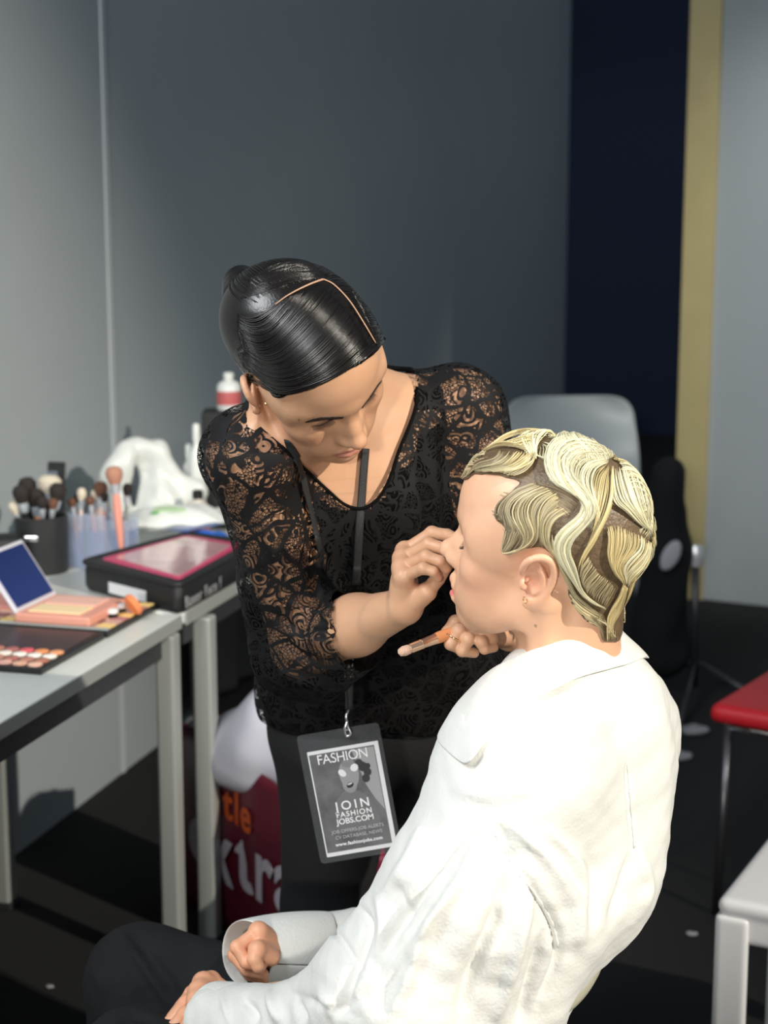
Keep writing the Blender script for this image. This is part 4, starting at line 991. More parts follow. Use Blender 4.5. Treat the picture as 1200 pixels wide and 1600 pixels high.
slab('trim_2', (1.175, 6.50), (1.285, 6.445), 0, 4.2, 0.14, WOODT)
j = wb + DD * 1.07 - NN * 0.004; slab('trim_1', (j - DD * .012)[:2], (j + DD * .012)[:2], 0, 4.2, 0.01, mat('panel_joint', (0.52, 0.55, 0.56), 0.6))
# ------------------------------------------------------------------ tables and what stands on them
WTOP = mat('white_laminate', (0.72, 0.73, 0.68), 0.35, noise_amt=0.03); GREYM = mat('grey_metal', (0.42, 0.44, 0.42), 0.45, metal=0.3); RAIL = mat('dark_rail', (0.03, 0.033, 0.035), 0.5)
def place(o, p, rz=RZ): o.location = p; o.rotation_euler = (0, 0, rz); return o
def make_table(label, a, legs, L=1.5):
    t = empty('folding_table', tp(a, 0, 0), RZ, label, 'table')   # x along the wall, y towards the wall
    box('table_top', (L / 2, 0.29, 0.728), (L, 0.58, 0.024), WTOP, t, bevel=0.004)
    box('edge_band', (L / 2, -0.002, 0.728), (L, 0.004, 0.026), GREYM, t, bevel=0.001)
    box('rail', (L / 2, 0.035, 0.688), (L - .08, 0.03, 0.05), RAIL, t); box('rail', (L / 2, 0.545, 0.688), (L - .08, 0.03, 0.05), RAIL, t)
    for x, y in legs:
        g_ = bm_obj('leg', (lambda b: (add_box(b, (x, y, 0.355), (0.040, 0.040, 0.71)), b)[1])(bmesh.new()), GREYM, t, bevel=0.006)
        box('foot', (x, y, 0.008), (0.048, 0.048, 0.016), RAIL, g_)
    return t
make_table('nearer white-topped table with grey legs, holding the eyeshadow palettes', -1.512, [(1.472, 0.016), (1.472, 0.54), (0.08, 0.03), (0.08, 0.54)])
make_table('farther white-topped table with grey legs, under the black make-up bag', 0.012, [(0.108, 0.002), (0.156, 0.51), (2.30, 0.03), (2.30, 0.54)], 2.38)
BLK = mat('black_plastic', (0.010, 0.010, 0.011), 0.35); GLS = mat('clear_acrylic', (0.55, 0.62, 0.78), 0.08, alpha=0.30); MIR = mat('mirror_glass', (0.5, 0.55, 0.65), 0.04, 1.0)
def powder(c): 
    k = 'powder_%d_%d_%d' % tuple(int(x * 99) for x in c); return MATS.get(k) or mat(k, c, 0.75, bump=0.3, bump_scale=300)
# nearest palette: black tray, four rows of round pans
t = empty('eyeshadow_palette', tp(-0.478, 0.065), RZ, 'black eyeshadow palette of round pans, nearest on the table edge', 'palette')
box('tray', (0.130, 0.16, 0.006), (0.258, 0.32, 0.012), BLK, t); box('lid_strip', (0.185, 0.16, 0.0125), (0.13, 0.30, 0.002), mat('plum_card', (0.045, 0.030, 0.033), 0.4), t)
rows_ = [[(.80, .48, .36), (.75, .42, .30), (.80, .45, .36), (.85, .50, .38), (.75, .46, .38), (.7, .4, .3)],
         [(.45, .18, .12), (.48, .20, .15), (.42, .15, .12), (.50, .24, .18), (.40, .16, .12), (.5, .2, .15)],
         [(.95, .88, .78), (.95, .88, .80), (.96, .90, .80), (.93, .82, .72), (.85, .50, .3), (.8, .5, .4)],
         [(.85, .36, .17), (.82, .30, .12), (.75, .12, .14), (.42, .15, .13), (.50, .20, .15), (.55, .3, .2)]]
for r, cs in enumerate(rows_):
    for k in range(10):
        c = cs[k % len(cs)]
        lathe('pan', [(0.0128, 0), (0.0128, 0.0022), (0.0112, 0.0030), (0, 0.0026)], powder(c), t, n=16, loc=(0.020 + r * 0.0275, 0.020 + k * 0.0290, 0.012))
# second palette, concealer colours
t = empty('concealer_palette', tp(-0.213, 0.062), RZ, 'open black palette of cream squares lying under the open mirror compact', 'palette')
box('tray', (0.121, 0.14, 0.006), (0.242, 0.28, 0.012), BLK, t); box('lid_strip', (0.012, 0.14, 0.014), (0.012, 0.275, 0.004), GREYM, t)
cc = [(.90, .62, .22), (.78, .50, .36), (.72, .45, .35), (.62, .38, .30), (.82, .40, .25), (.35, .14, .13), (.5, .2, .2), (.86, .55, .42), (.9, .45, .3)]
for i in range(7):
    for k in range(8):
        box('cream_square', (0.036 + i * 0.030, 0.020 + k * 0.0335, 0.0135), (0.027, 0.030, 0.003), powder(cc[(i * 2 + k * 3 + (0 if k else i)) % 9]), t, bevel=0.001)
# open compact with a mirror lid
t = empty('blush_compact', tp(-0.200, 0.105, 0.756), RZ, 'open peach powder compact with a blue-reflecting mirror lid', 'compact')
PEACH = mat('peach_case', (0.80, 0.36, 0.27), 0.35); RIM = mat('clear_rim', (0.72, 0.70, 0.76), 0.25)
box('base', (0.080, 0.075, 0.009), (0.17, 0.155, 0.018), PEACH, t, bevel=0.004)
box('powder_pan', (0.045, 0.080, 0.019), (0.060, 0.11, 0.003), powder((.95, .72, .42)), t); box('powder_pan', (0.115, 0.080, 0.019), (0.062, 0.11, 0.003), powder((.86, .50, .40)), t)
lid = empty('lid', (0.08, 0.150, 0.020), 0, parent=t); lid.rotation_euler = (math.radians(-34), 0, 0)
box('lid_frame', (0, 0.002, 0.062), (0.168, 0.007, 0.130), RIM, lid, bevel=0.003)
box('mirror', (0, -0.0025, 0.062), (0.150, 0.002, 0.114), mat('blue_reflection', (0.05, 0.09, 0.36), 0.10, 0.75), lid)  # blue reflection put into the mirror's base colour
for pxy, lab, rr, hh, cl in [((12, 946), 'flat pink powder box at the left edge of the table', .045, .016, (.80, .35, .30)), ]:
    p = onz(*pxy, .75); o = empty('powder_box', p - V(0, 0, .01), RZ, lab, 'compact'); box('case', (0, 0, .009), (.11, .10, .018), PEACH, o, bevel=.004); box('lid', (0, 0, .020), (.106, .096, .004), powder(cl), o, bevel=.002)
p = onz(209, 962, .752); o = empty('powder_puff', p, RZ, 'round orange powder puff standing by the black bag', 'puff')
lathe('sponge', [(0, -.007), (.020, -.006), (.0235, 0), (.020, .006), (0, .007)], powder((.85, .27, .10)), o, n=28, loc=(0, 0, .022), rot=(PI / 2 - .5, 0, .9))
for k, (x, y) in enumerate([(188, 958), (176, 966)]):
    p = onz(x, y, .752); o = empty('cream_jar', p, 0, ['small black and white cream jar beside the orange puff', 'small white-lidded jar lying nearest the peach compact'][k], 'jar', 'small jars on the concealer palette')
    lathe('jar', [(.010, 0), (.011, .002), (.011, .010), (.010, .011)], BLK, o, n=20); lathe('lid', [(.0115, .011), (.0115, .018), (.010, .019), (0, .019)], mat('white_lid', (.8, .8, .8), .4), o, n=20)
# black zipped bag with a clear window over pink
t = empty('makeup_bag', (0, 0, 0), 0, 'black zipped make-up bag with clear window over pink lining', 'bag')
ptsb = [tp(-.012, .000), tp(.44, -.005), tp(.51, .195), tp(.150, .290)]
def rpoly(P, r=0.02, k=5):
    out = []
    for i in range(len(P)):
        a, b, c = P[i - 1], P[i], P[(i + 1) % len(P)]; s0 = b + unit(a - b) * r; s1 = b + unit(c - b) * r
        for t_ in np.linspace(0, 1, k): out.append((1 - t_) ** 2 * s0 + 2 * t_ * (1 - t_) * b + t_ ** 2 * s1)
    return np.array(out)
def prism(name, P, zs, m, parent, smooth=False, bev=0.003):
    """stack of rings: zs = [(z, inset)]"""
    P = np.array(P); c = P.mean(0); n = len(P); vs_, fs_ = [], []
    for z, ins in zs:
        for p in P: q = p + unit(c - p) * ins; vs_.append((q[0], q[1], z))
    for i in range(len(zs) - 1):
        for k in range(n): fs_.append((i * n + k, i * n + (k + 1) % n, (i + 1) * n + (k + 1) % n, (i + 1) * n + k))
    fs_.append(tuple(range(n))[::-1]); fs_.append(tuple((len(zs) - 1) * n + k for k in range(n)))
    o = mesh_obj(name, vs_, fs_, m, parent, smooth=smooth)
    if smooth: e = o.modifiers.new('e', 'EDGE_SPLIT'); e.split_angle = 0.9
    return o
BAGM = mat('black_nylon', (0.014, 0.015, 0.016), 0.5, bump=0.6, bump_scale=60)
prism('body', rpoly(ptsb, .03), [(.741, .006), (.750, 0), (.785, 0), (.800, .006), (.803, .03)], BAGM, t, True)
prism('piping', rpoly(ptsb, .03), [(.796, -.004), (.800, -.006), (.804, -.004), (.806, .002), (.802, .006)], BAGM, t, True)
ins = [p + unit(np.mean(ptsb, 0) - p) * .070 for p in ptsb]
prism('window', rpoly(ins, .015), [(.803, 0), (.8055, .002)], mat('clear_window', (.62, .34, .36), .12, noise_amt=.5, noise_scale=14, coat=.5, bump=.8, bump_scale=25), t)
in2 = [p + unit(np.mean(ptsb, 0) - p) * .042 for p in ptsb]
prism('pink_lining', rpoly(in2, .015), [(.8025, 0), (.8045, .002)], mat('pink_satin', (.60, .05, .15), .4), t)
vS = mat('grey_letter', (.34, .34, .35), .5)
def text_obj(name, s, size, M, m, parent, ext=0.0006, sx=1.0, align='LEFT', space=1.0, shear=0.0, bold=0.0):
    cu = bpy.data.curves.new(name, 'FONT'); cu.body = s; cu.size = size; cu.extrude = ext; cu.align_x = align; cu.space_character = space; cu.shear = shear; cu.offset = bold
    o = bpy.data.objects.new(name, cu); C.objects.link(o)
    dg = bpy.context.evaluated_depsgraph_get(); me = bpy.data.meshes.new_from_object(o.evaluated_get(dg)); bpy.data.objects.remove(o)
    o = bpy.data.objects.new(name, me); C.objects.link(o); me.materials.clear(); me.materials.append(m); o.parent = parent; o.matrix_local = M @ Matrix.Diagonal((sx, 1, 1, 1)); return o
def frame_M(o, x, y):
    x = unit(x); y = np.asarray(y, float); y = unit(y - x * (x @ y)); z = np.cross(x, y)
    return Matrix(((x[0], y[0], z[0], o[0]), (x[1], y[1], z[1], o[1]), (x[2], y[2], z[2], o[2]), (0, 0, 0, 1)))
e0 = tp(0.0, -.0045, .752); text_obj('lettering', 'Bauer Face f', .034, frame_M(e0 - NN * .002, DD, (0, 0, 1)), vS, t, space=1.15)
sd_ = unit(ptsb[0] - ptsb[3]); oo = ptsb[3] + sd_ * .10; nn_ = np.cross(sd_, V(0, 0, 1))
lab_ = mesh_obj('white_label', [oo + nn_ * .002 + sd_ * x + V(0, 0, z) for x, z in ((0, .010), (.125, .010), (.125, .033), (0, .033))] + [oo + nn_ * .0005 + sd_ * x + V(0, 0, z) for x, z in ((0, .010), (.125, .010), (.125, .033), (0, .033))],
                [(0, 1, 2, 3), (7, 6, 5, 4), (0, 4, 5, 1), (1, 5, 6, 2), (2, 6, 7, 3), (3, 7, 4, 0)], mat('white_label', (.85, .85, .85), .5), t, smooth=False)
# brushes
HAIRD = mat('dark_bristles', (.025, .018, .015), .8, bump=.8, bump_scale=500); HAIRL = mat('pale_bristles', (.75, .66, .52), .8, bump=.8, bump_scale=500); HAIRB = mat('brown_bristles', (.16, .07, .04), .8, bump=.8, bump_scale=500)
ROSE = mat('rose_handle', (.70, .30, .22), .35); COPPER = mat('copper_handle', (.62, .28, .13), .3, .4); BLKH = mat('black_handle', (.012, .012, .012), .25); PALEM = mat('pale_ferrule', (.75, .82, .88), .25, .6); PINKH = mat('pale_handle', (.80, .62, .52), .4)
nb = [0]
def make_brush(base, tip, r, head, hm, handle, label, ferr=PALEM, group='make-up brushes in the holders'):
    """handle end at base, bristles at tip"""
    base, tip = np.asarray(base, float), np.asarray(tip, float); L = np.linalg.norm(tip - base); ax = unit(tip - base)
    q = Vector(ax).to_track_quat('Z', 'Y').to_euler()
    t = bpy.data.objects.new('makeup_brush', None); C.objects.link(t); t.location = base; t.rotation_euler = q; t.empty_display_size = .02; tag(t, label, 'brush', group)
    hl = head; fl = 0.022
    lathe('handle', [(0, 0), (r * .35, .002), (r * .55, .02), (r * .8, (L - hl - fl) * .7), (r * .6, L - hl - fl)], handle, t, n=14)
    lathe('ferrule', [(r * .65, L - hl - fl), (r * .85, L - hl - fl * .6), (r * 1.0, L - hl)], ferr, t, n=14)
    lathe('bristles', [(r * .95, L - hl - .001), (r * 1.5, L - hl * .6), (r * 1.55, L - hl * .3), (r * 1.0, L - hl * .06), (0, L)], hm, t, n=18)
    return t
def holder_pt(px_, py_, z=.74): return onz(px_, py_, z)
bc = onz(68, 893, .74)
t = empty('brush_cup', bc, 0, 'black round brush cup standing on the far left of the table', 'cup')
lathe('cup', [(.052, 0), (.056, .004), (.058, .125), (.054, .128), (.051, .125), (.049, .01), (0, .008)], mat('matt_black', (.022, .023, .024), .5), t, n=36)
box('clasp', (-.012, -.0585, .085), (.030, .004, .012), SILVER, t, bevel=.002); 
Yb = bc[1]
def cupb(px0, px1, py1, r, head, hm, hd, lab, dy=0.0, b=bc, zr=.75, rad=.035):
    tip = J(px1, py1, b[1] + dy); base = b + V((px0 - 68) / 740., dy * .5, .012); make_brush(base, tip, r, head, hm, hd, lab)
for a in [(60, 30, 758, .012, .040, HAIRD, BLKH, 'wide black-haired brush leaning left in the black cup', -.03), (64, 40, 745, .013, .045, HAIRD, BLKH, 'tall black-haired brush second from left in the black cup', .02),
          (66, 55, 763, .014, .040, HAIRD, COPPER, 'copper-handled black brush in the middle of the black cup', 0.0), (72, 78, 742, .017, .040, HAIRL, BLKH, 'fat white-tipped fluffy brush in the black cup', .015),
          (74, 92, 755, .012, .038, HAIRD, BLKH, 'short black brush right of the white-tipped one', -.02), (70, 66, 775, .008, .028, HAIRD, SILVER, 'slim silver-handled brush at the front of the black cup', -.035),
          (76, 84, 778, .007, .025, HAIRB, SILVER, 'thin silver brush right of the slim silver one', -.03), (62, 18, 783, .008, .03, HAIRL, PINKH, 'pale-handled brush at the far left of the black cup', -.02)]: cupb(*a)
# acrylic holder with three bays
hc = onz(160, 887, .74); t = empty('acrylic_brush_holder', hc, RZ - PI / 2, 'clear acrylic brush holder between the black cup and the black bag', 'holder')
for k in range(3):
    x = -.052 + k * .052; bm = bmesh.new(); w_, d_, h_ = .050, .055, (.125 if k < 2 else .115)
    for sx, sy, cx, cy in ((w_, .002, x, -d_ / 2), (w_, .002, x, d_ / 2), (.002, d_, x - w_ / 2, 0), (.002, d_, x + w_ / 2, 0)): add_box(bm, (cx, cy, h_ / 2), (sx, sy, h_))
    add_box(bm, (x, 0, .002), (w_, d_, .004)); bm_obj('bay', bm, GLS, t)
    box('blue_insert', (x, 0, .045), (w_ - .008, d_ - .008, .080), mat('blue_gel', (.16, .26, .60), .4, alpha=.55), t)
def hb_(x0, px1, py1, r, head, hm, hd, lab, dy=0., ferr=PALEM):
    tip = J(px1, py1, hc[1] + dy); make_brush(hc + V(x0, dy * .4, .012), tip, r, head, hm, hd, lab, ferr)
for a in [(-.045, 111, 778, .006, .020, HAIRB, COPPER, 'copper-handled small brush at the left of the acrylic holder', -.01), (-.04, 120, 772, .0055, .018, HAIRD, COPPER, 'dark slim brush second in the acrylic holder', .01), (-.05, 128, 762, .007, .028, HAIRL, PINKH, 'cream-tipped brush leaning in the acrylic holder', 0),
          (-.005, 140, 775, .006, .02, HAIRB, ROSE, 'rose-handled short brush in the middle bay', -.015), (0, 148, 765, .0065, .022, HAIRL, PINKH, 'pale brush behind the rose-handled one', .01), (.004, 157, 752, .010, .035, HAIRB, PINKH, 'brown round-headed brush in the middle bay', .0),
          (.01, 163, 770, .006, .020, HAIRD, ROSE, 'narrow dark brush right of the brown round-headed one', -.02), (.045, 200, 755, .0075, .028, HAIRD, GREYM, 'grey-handled brush with black pointed bristles', .01)]: hb_(*a)
tip = J(177, 728, hc[1] - .045); make_brush(J(190, 862, hc[1] - .050), tip, .0125, .040, mat('two_tone_bristles', (.45, .22, .15), .8), mat('salmon_handle', (.80, .33, .25), .35), 'biggest brush with pale blue ferrule and salmon handle, front of the holder')
# open case behind the cups
p = J(28, 800, 3.95); t = empty('mirror_case', (p[0], p[1], .74), RZ - PI / 2 + .12, 'open black case with a mirror lid, behind the brush cup', 'case')
box('base', (0, -.05, .03), (.22, .12, .055), BLK, t, bevel=.006)
lidc = empty('lid', (0, .01, .055), 0, parent=t); lidc.rotation_euler = (-.18, 0, 0)
box('lid_frame', (0, .004, .065), (.225, .012, .135), BLK, lidc, bevel=.004); box('mirror', (0, -.0035, .060), (.195, .003, .100), MIR, lidc)
# dark folded sheet put in for the wall's shade under the farther table
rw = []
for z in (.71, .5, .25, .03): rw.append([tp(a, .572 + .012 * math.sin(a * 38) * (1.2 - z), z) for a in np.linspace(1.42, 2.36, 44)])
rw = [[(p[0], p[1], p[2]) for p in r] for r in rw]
o = sheet('wall_shade_sheet', rw, mat('wall_shade', (.022, .024, .026), .9, bump=.4, bump_scale=200), None, .004, 1); tag(o, 'dark folded sheet standing for the shaded wall under the farther table', 'cloth')
# small black and pink pouch at the left edge
p = onz(2, 905, .74); t = empty('pink_trimmed_pouch', p, .3, 'black pouch with a magenta band at the left edge of the picture', 'pouch')
s_ = Sculpt(); s_.box((0, 0, .050), (.055, .035, .050), .025, .01); v_s, f_s = s_.mesh((-.08, -.06, -.01), (.08, .06, .12), .005); mesh_obj('pouch', v_s, f_s, BAGM, t)
box('band', (0, -.0345, .062), (.075, .006, .016), mat('magenta', (.62, .03, .16), .5), t, bevel=.003)
# crumpled white plastic bag
PLAS = mat('white_plastic_film', (.80, .82, .78), .35, bump=.7, bump_scale=35, alpha=.9)
s_ = Sculpt(); c0 = J(222, 770, 3.95)
s_.chain([J(172, 745, 3.92), J(205, 705, 3.95), J(240, 700, 3.98)], [.02, .026, .024], .03); s_.cap(J(238, 702, 3.98), J(262, 790, 3.96), .030, .045, .03)
s_.cap(J(185, 730, 3.93), J(190, 800, 3.92), .014, .03, .03); s_.cap(J(225, 725, 3.97), J(232, 790, 3.95), .016, .03, .02); s_.cap(J(270, 745, 3.99), J(300, 770, 3.99), .03, .03, .03)
lo, hi = around([J(165, 740, 3.92), J(240, 680, 3.98), J(310, 800, 3.95)], .06); lo[2] = .745
pv, pf = s_.mesh(lo, hi, .005); pv = pv + vnormals(pv, pf) * (.009 * fbm(pv, 55, 31, 2))[:, None]; pv[:, 2] = np.maximum(pv[:, 2], .742)
tag(mesh_obj('plastic_bag', pv, pf, PLAS), 'crumpled white plastic bag at the back of the table', 'plastic bag')
# pack of wipes on a blue pack
def pillow(name, L, W_, H, m, n=16):
    vs_, fs_ = [], []
    for sgn in (1, -1):
        for i in range(n + 1):
            for k in range(n + 1):
                u, v = i / n * 2 - 1, k / n * 2 - 1; h = H * (1 - u ** 4) * (1 - v ** 2) ** .6 if abs(v) < 1 else 0
                vs_.append((u * L / 2, v * W_ / 2 * (1 - .06 * (1 - u * u)), sgn * h / 2 + .003 * math.sin(u * 9 + v * 5)))
    m1 = (n + 1) ** 2
    for i in range(n):
        for k in range(n):
            a = i * (n + 1) + k; fs_.append((a, a + n + 1, a + n + 2, a + 1)); fs_.append((m1 + a, m1 + a + 1, m1 + a + n + 2, m1 + a + n + 1))
    return mesh_obj(name, vs_, fs_, m)
p = J(315, 838, 3.75); o = empty('blue_pack', (p[0], p[1], .74), .1, 'blue packet lying under the white pack of wipes', 'packet')
q_ = pillow('wrapper', .14, .09, .05, mat('blue_film', (.03, .16, .62), .3)); q_.parent = o; q_.location = (0, 0, .028); box('seal', (.072, 0, .028), (.008, .08, .002), mat('blue_film', (.03, .16, .62), .3), o, bevel=0)
WHT = mat('white_wrapper', (.80, .82, .78), .4, bump=.3, bump_scale=30)
p = J(272, 810, 3.78); t = empty('wipes_pack', p, .18, 'white soft pack of wipes with green print on the blue packet', 'packet'); t.rotation_euler = (.12, -.03, .18)
q_ = pillow('wrapper', .23, .12, .055, WHT); q_.parent = t
box('flap', (-.01, -.008, .027), (.075, .040, .003), mat('pale_green', (.55, .75, .45), .5), t, bevel=.001)
box('green_spot', (-.045, -.03, .0265), (.018, .012, .003), mat('leaf_green', (.12, .52, .12), .5), t, bevel=.001)
# bottles
def bottle(lab, px_, py_base_, Y, R_, H_, m, cap_m=None, neck=.35, label_m=None, cat='bottle'):
    p = J(px_, py_base_, Y); t = empty('bottle', p, 0, lab, cat)
    lathe('body', [(0, 0), (R_ * .92, 0), (R_, .004), (R_, H_ * .62), (R_ * .85, H_ * .72), (R_ * neck, H_ * .80), (R_ * neck, H_ * .84)], m, t, n=24)
    lathe('cap', [(R_ * neck * 1.25, H_ * .84), (R_ * neck * 1.25, H_ * .97), (R_ * neck * .9, H_), (0, H_)], cap_m or m, t, n=18)
    if label_m: lathe('label', [(R_ * 1.01, H_ * .15), (R_ * 1.015, H_ * .16), (R_ * 1.015, H_ * .5), (R_ * 1.01, H_ * .51)], label_m, t, n=24)
    return t
WB = mat('white_bottle', (.78, .80, .76), .35)
o = bottle('tallest white bottle beside the black upright box', 309, 800, 4.05, .022, .27, WB); o.location.z = .74
o = bottle('white bottle with turquoise label left of the tallest one', 297, 790, 4.08, .022, .215, WB, label_m=mat('teal_label', (.15, .50, .52), .5)); o.location.z = .74
o = bottle('clear pump bottle with amber liquid behind the wipes', 309, 790, 3.88, .030, .13, mat('cloudy_plastic', (.72, .66, .60), .3), cap_m=BLK, label_m=mat('amber', (.42, .16, .04), .3)); o.location.z = .74
p = J(358, 760, 4.10); t = empty('upright_case', (p[0], p[1], .74), .05, 'black upright zipped case behind the woman in lace', 'case')
HB = J(358, 641, 4.10)[2] - .74
box('body', (0, 0, HB / 2 + .001), (.128, .10, HB), mat('black_canvas', (.016, .018, .018), .7, bump=.4, bump_scale=300), t, bevel=.008, seg=3); box('seam', (0, -.0505, HB * .52), (.12, .003, .004), BLK, t, bevel=0)
o = bottle('white squat bottle with red label standing on the black case', 358, 640, 4.10, .030, .095, WB, neck=.35, label_m=mat('red_label', (.55, .12, .12), .5)); o.location.z = .74 + HB + .001
# ------------------------------------------------------------------ badge, brush in hand, chairs, bags, stand, scraps
# name badge on its ribbon
t = empty('name_badge', J(543, 1140, 1.975), 0, 'clear badge holder with a black and white card hanging on a ribbon from the neck', 'badge')
bl = V(*t.location)
TL, TR, BR, BL_ = [J(x, y, 1.975) for x, y in ((478, 1150), (607, 1128), (613, 1328), (487, 1353))]
xa = unit(TR - TL); ya = unit(TL - BL_); cen = (TL + TR + BR + BL_) / 4; BW = np.linalg.norm(TR - TL); BH = np.linalg.norm(TL - BL_)
MB_ = frame_M(cen - bl, xa, ya)
def flat(name, pts, z, m, parent, th=.0004):
    n = len(pts); vs_ = [(x, y, z + th) for x, y in pts] + [(x, y, z) for x, y in pts]
    fs_ = [tuple(range(n)), tuple(range(2 * n - 1, n - 1, -1))] + [(k, n + k, n + (k + 1) % n, (k + 1) % n) for k in range(n)]
    o = mesh_obj(name, vs_, fs_, m, parent, smooth=False); o.matrix_local = MB_; return o
def rrect(w_, h_, r, cx=0, cy=0):
    return [(p[0] + cx, p[1] + cy) for p in rpoly([V(-w_ / 2, -h_ / 2, 0), V(w_ / 2, -h_ / 2, 0), V(w_ / 2, h_ / 2, 0), V(-w_ / 2, h_ / 2, 0)], r)]
flat('sleeve', rrect(BW, BH, .006), -.0014, mat('clear_vinyl', (.20, .21, .22), .15, alpha=.16, coat=.6), t, .0008)
CARDW = mat('card_white', (.75, .76, .77), .35, coat=.6)
cw, ch = BW * .86, BH * .82; cy0 = -BH * .045
flat('card', rrect(cw, ch, .001, 0.002, cy0), -.0005, CARDW, t)
def grey(v, n='print'): k = 'print_%d' % int(v * 1000); return MATS.get(k) or mat(k, (v, v, v * 1.03), .35, coat=.5)
pic = flat('picture', rrect(cw * .92, ch * .93, .0008, 0, cy0 + .0005), .0000, mat('photo_print', (.13, .13, .135), .35, noise_amt=.8, noise_scale=38, coat=.5), t, .0003)
px0 = cw * .92 / 2; py0 = ch * .93 / 2
def shp(n, pts, v, z): flat(n, [(x * px0, cy0 + y * py0) for x, y in pts], z, grey(v), pic if False else t, .0002)
def ellp(cx, cy, rx, ry, n=22, rot=0): return [(cx + rx * math.cos(a) * math.cos(rot) - ry * math.sin(a) * math.sin(rot), cy + rx * math.cos(a) * math.sin(rot) + ry * math.sin(a) * math.cos(rot)) for a in np.linspace(0, 2 * PI, n, endpoint=False)]
shp('sky_area', [(.30, .98), (.98, .98), (.98, -.30), (.75, -.05), (.55, .25)], .34, .0003)
for k, (cx, cy, r) in enumerate([(.55, .62, .14), (.66, .50, .12), (.58, .38, .12), (.45, .70, .12), (.70, .62, .08)]): shp('print_curl', ellp(cx, cy, r, r * .7), .035, .0005 + .00002 * k)
shp('print_shoulder', [(-.45, .02), (-.15, .20), (.30, .16), (.62, -.05), (.80, -.35), (.75, -.65), (-.60, -.65)], .16, .0006)
shp('print_face', ellp(.10, .52, .30, .30, rot=-.15), .30, .0008); shp('print_jaw', ellp(.06, .30, .22, .16, rot=-.1), .27, .00075)
shp('print_brow', ellp(.12, .74, .20, .09), .22, .0010)
shp('print_lens', ellp(-.10, .56, .12, .07, rot=-.35), .75, .0011); shp('print_lens', ellp(.29, .63, .12, .075, rot=.1), .75, .0011)
shp('print_mouth', ellp(.07, .30, .11, .055, rot=.15), .02, .0011); shp('print_teeth', ellp(.07, .325, .08, .018, rot=.15), .6, .0012)
LW = mat('letter_white', (.85, .85, .86), .4)
def line(s, cy, size, space=1.0, cx=0.0, m=LW, bold=0.0, sx=1.0):
    M = MB_ @ Matrix.Translation((cx * px0, cy0 + cy * py0, .0014)); return text_obj('lettering', s, size * BH, M, m, t, .0001, sx=sx, align='CENTER', space=space, bold=bold)
line('FASHION', .80, .105, .95, sx=.9); line('JOIN', -.17, .095, 1.4, .03, bold=.0002); line('FASHION', -.31, .056, 1.2, .03, bold=.0002); line('JOBS.COM', -.45, .060, 1.0, .03, bold=.0002)
line('JOB OFFERS-JOB ALERTS', -.62, .036, 1.0, .05, grey(.5)); line('CV DATABASE, NEWS', -.74, .036, 1.0, .05, grey(.5)); line('www.fashionjobs.com', -.88, .036, 1.1, .02, bold=.0002)
def local_tubes(name, items, m, parent):
    o = tubes(name, items, m, None); o.parent = parent; o.matrix_parent_inverse = Matrix.Translation(-Vector(parent.location)); return o
top_ = J(543, 1142, 1.972)
local_tubes('clip', [(catmull([J(545, 1108, 1.975), J(541, 1120, 1.97), J(543, 1134, 1.97), J(548, 1146, 1.968), J(541, 1150, 1.968), J(539, 1138, 1.968), J(543, 1126, 1.97)], 4), .0016, 8, 1, None)], SILVER, t)
local_tubes('slot_ring', [(ring(J(543, 1145, 1.970), (0, 1, 0), .004), .0008, 6, 1, None)], SILVER, t)
RIB = mat('ribbon', (.018, .019, .020), .55, bump=.5, bump_scale=900)
def strap(pts):
    P, U = [], []
    for x, y in catmull(pts, 6):
        p, n = onto(x, y, capT2, 2.0, .0045); P.append(p); U.append(n)
    P = np.array(P)
    for _ in range(8): P[1:-1] = .25 * P[:-2] + .5 * P[1:-1] + .25 * P[2:]
    return P, np.array(U)
capT2 = bvh_of(*merge([(tv, tf), HEAD_A, v2]))
PL, UL = strap([(452, 684), (458, 706), (466, 735), (482, 800), (494, 850)]); PR, UR = strap([(569, 700), (566, 740), (563, 790), (559, 850), (556, 895)])
end = J(545, 1108, 1.976)
def finish(P, U, via): 
    Q_ = catmull([P[-3], P[-1]] + via + [end], 6); return np.vstack([P[:-3], Q_]), np.vstack([U[:-3], np.tile(U[-1], (len(Q_), 1))])
PL, UL = finish(PL, UL, [J(512, 925, 2.02), J(532, 1000, 2.02), J(541, 1060, 1.985)]); PR, UR = finish(PR, UR, [J(553, 950, 2.02), J(549, 1010, 2.01), J(547, 1060, 1.985)])
for P, U in ((PL, UL), (PR, UR)): local_tubes('ribbon', [(P, .0052, 8, .18, U)], RIB, t)
# concealer brush held in the hand under the chin
tipb, basb = J(622, 1021, 1.772), J(757, 968, 1.826)
ORG = mat('orange_handle', (.78, .30, .12), .3); RGOLD = mat('rose_gold', (.86, .55, .36), .22, .9)
axb = unit(basb - tipb); Lb = np.linalg.norm(basb - tipb); t = bpy.data.objects.new('makeup_brush', None); C.objects.link(t); t.location = tipb; t.rotation_euler = Vector(axb).to_track_quat('Z', 'Y').to_euler(); t.empty_display_size = .02
tag(t, 'orange-handled brush with gold ferrule held in the hand under the chin', 'brush')
lathe('bristles', [(0, 0), (.0052, .0025), (.0072, .008), (.0066, .014), (.0050, .0165)], mat('cream_bristles', (.72, .47, .34), .8, bump=.6, bump_scale=600), t, n=20, squash=.8)
lathe('ferrule', [(.0048, .015), (.0056, .017), (.0056, .030), (.0060, .031), (.0056, .032), (.0062, .048), (.0066, .050)], RGOLD, t, n=20)
lathe('handle', [(.0064, .049), (.0068, .056), (.0055, Lb * .8), (.0035, Lb), (0, Lb + .003)], ORG, t, n=20)
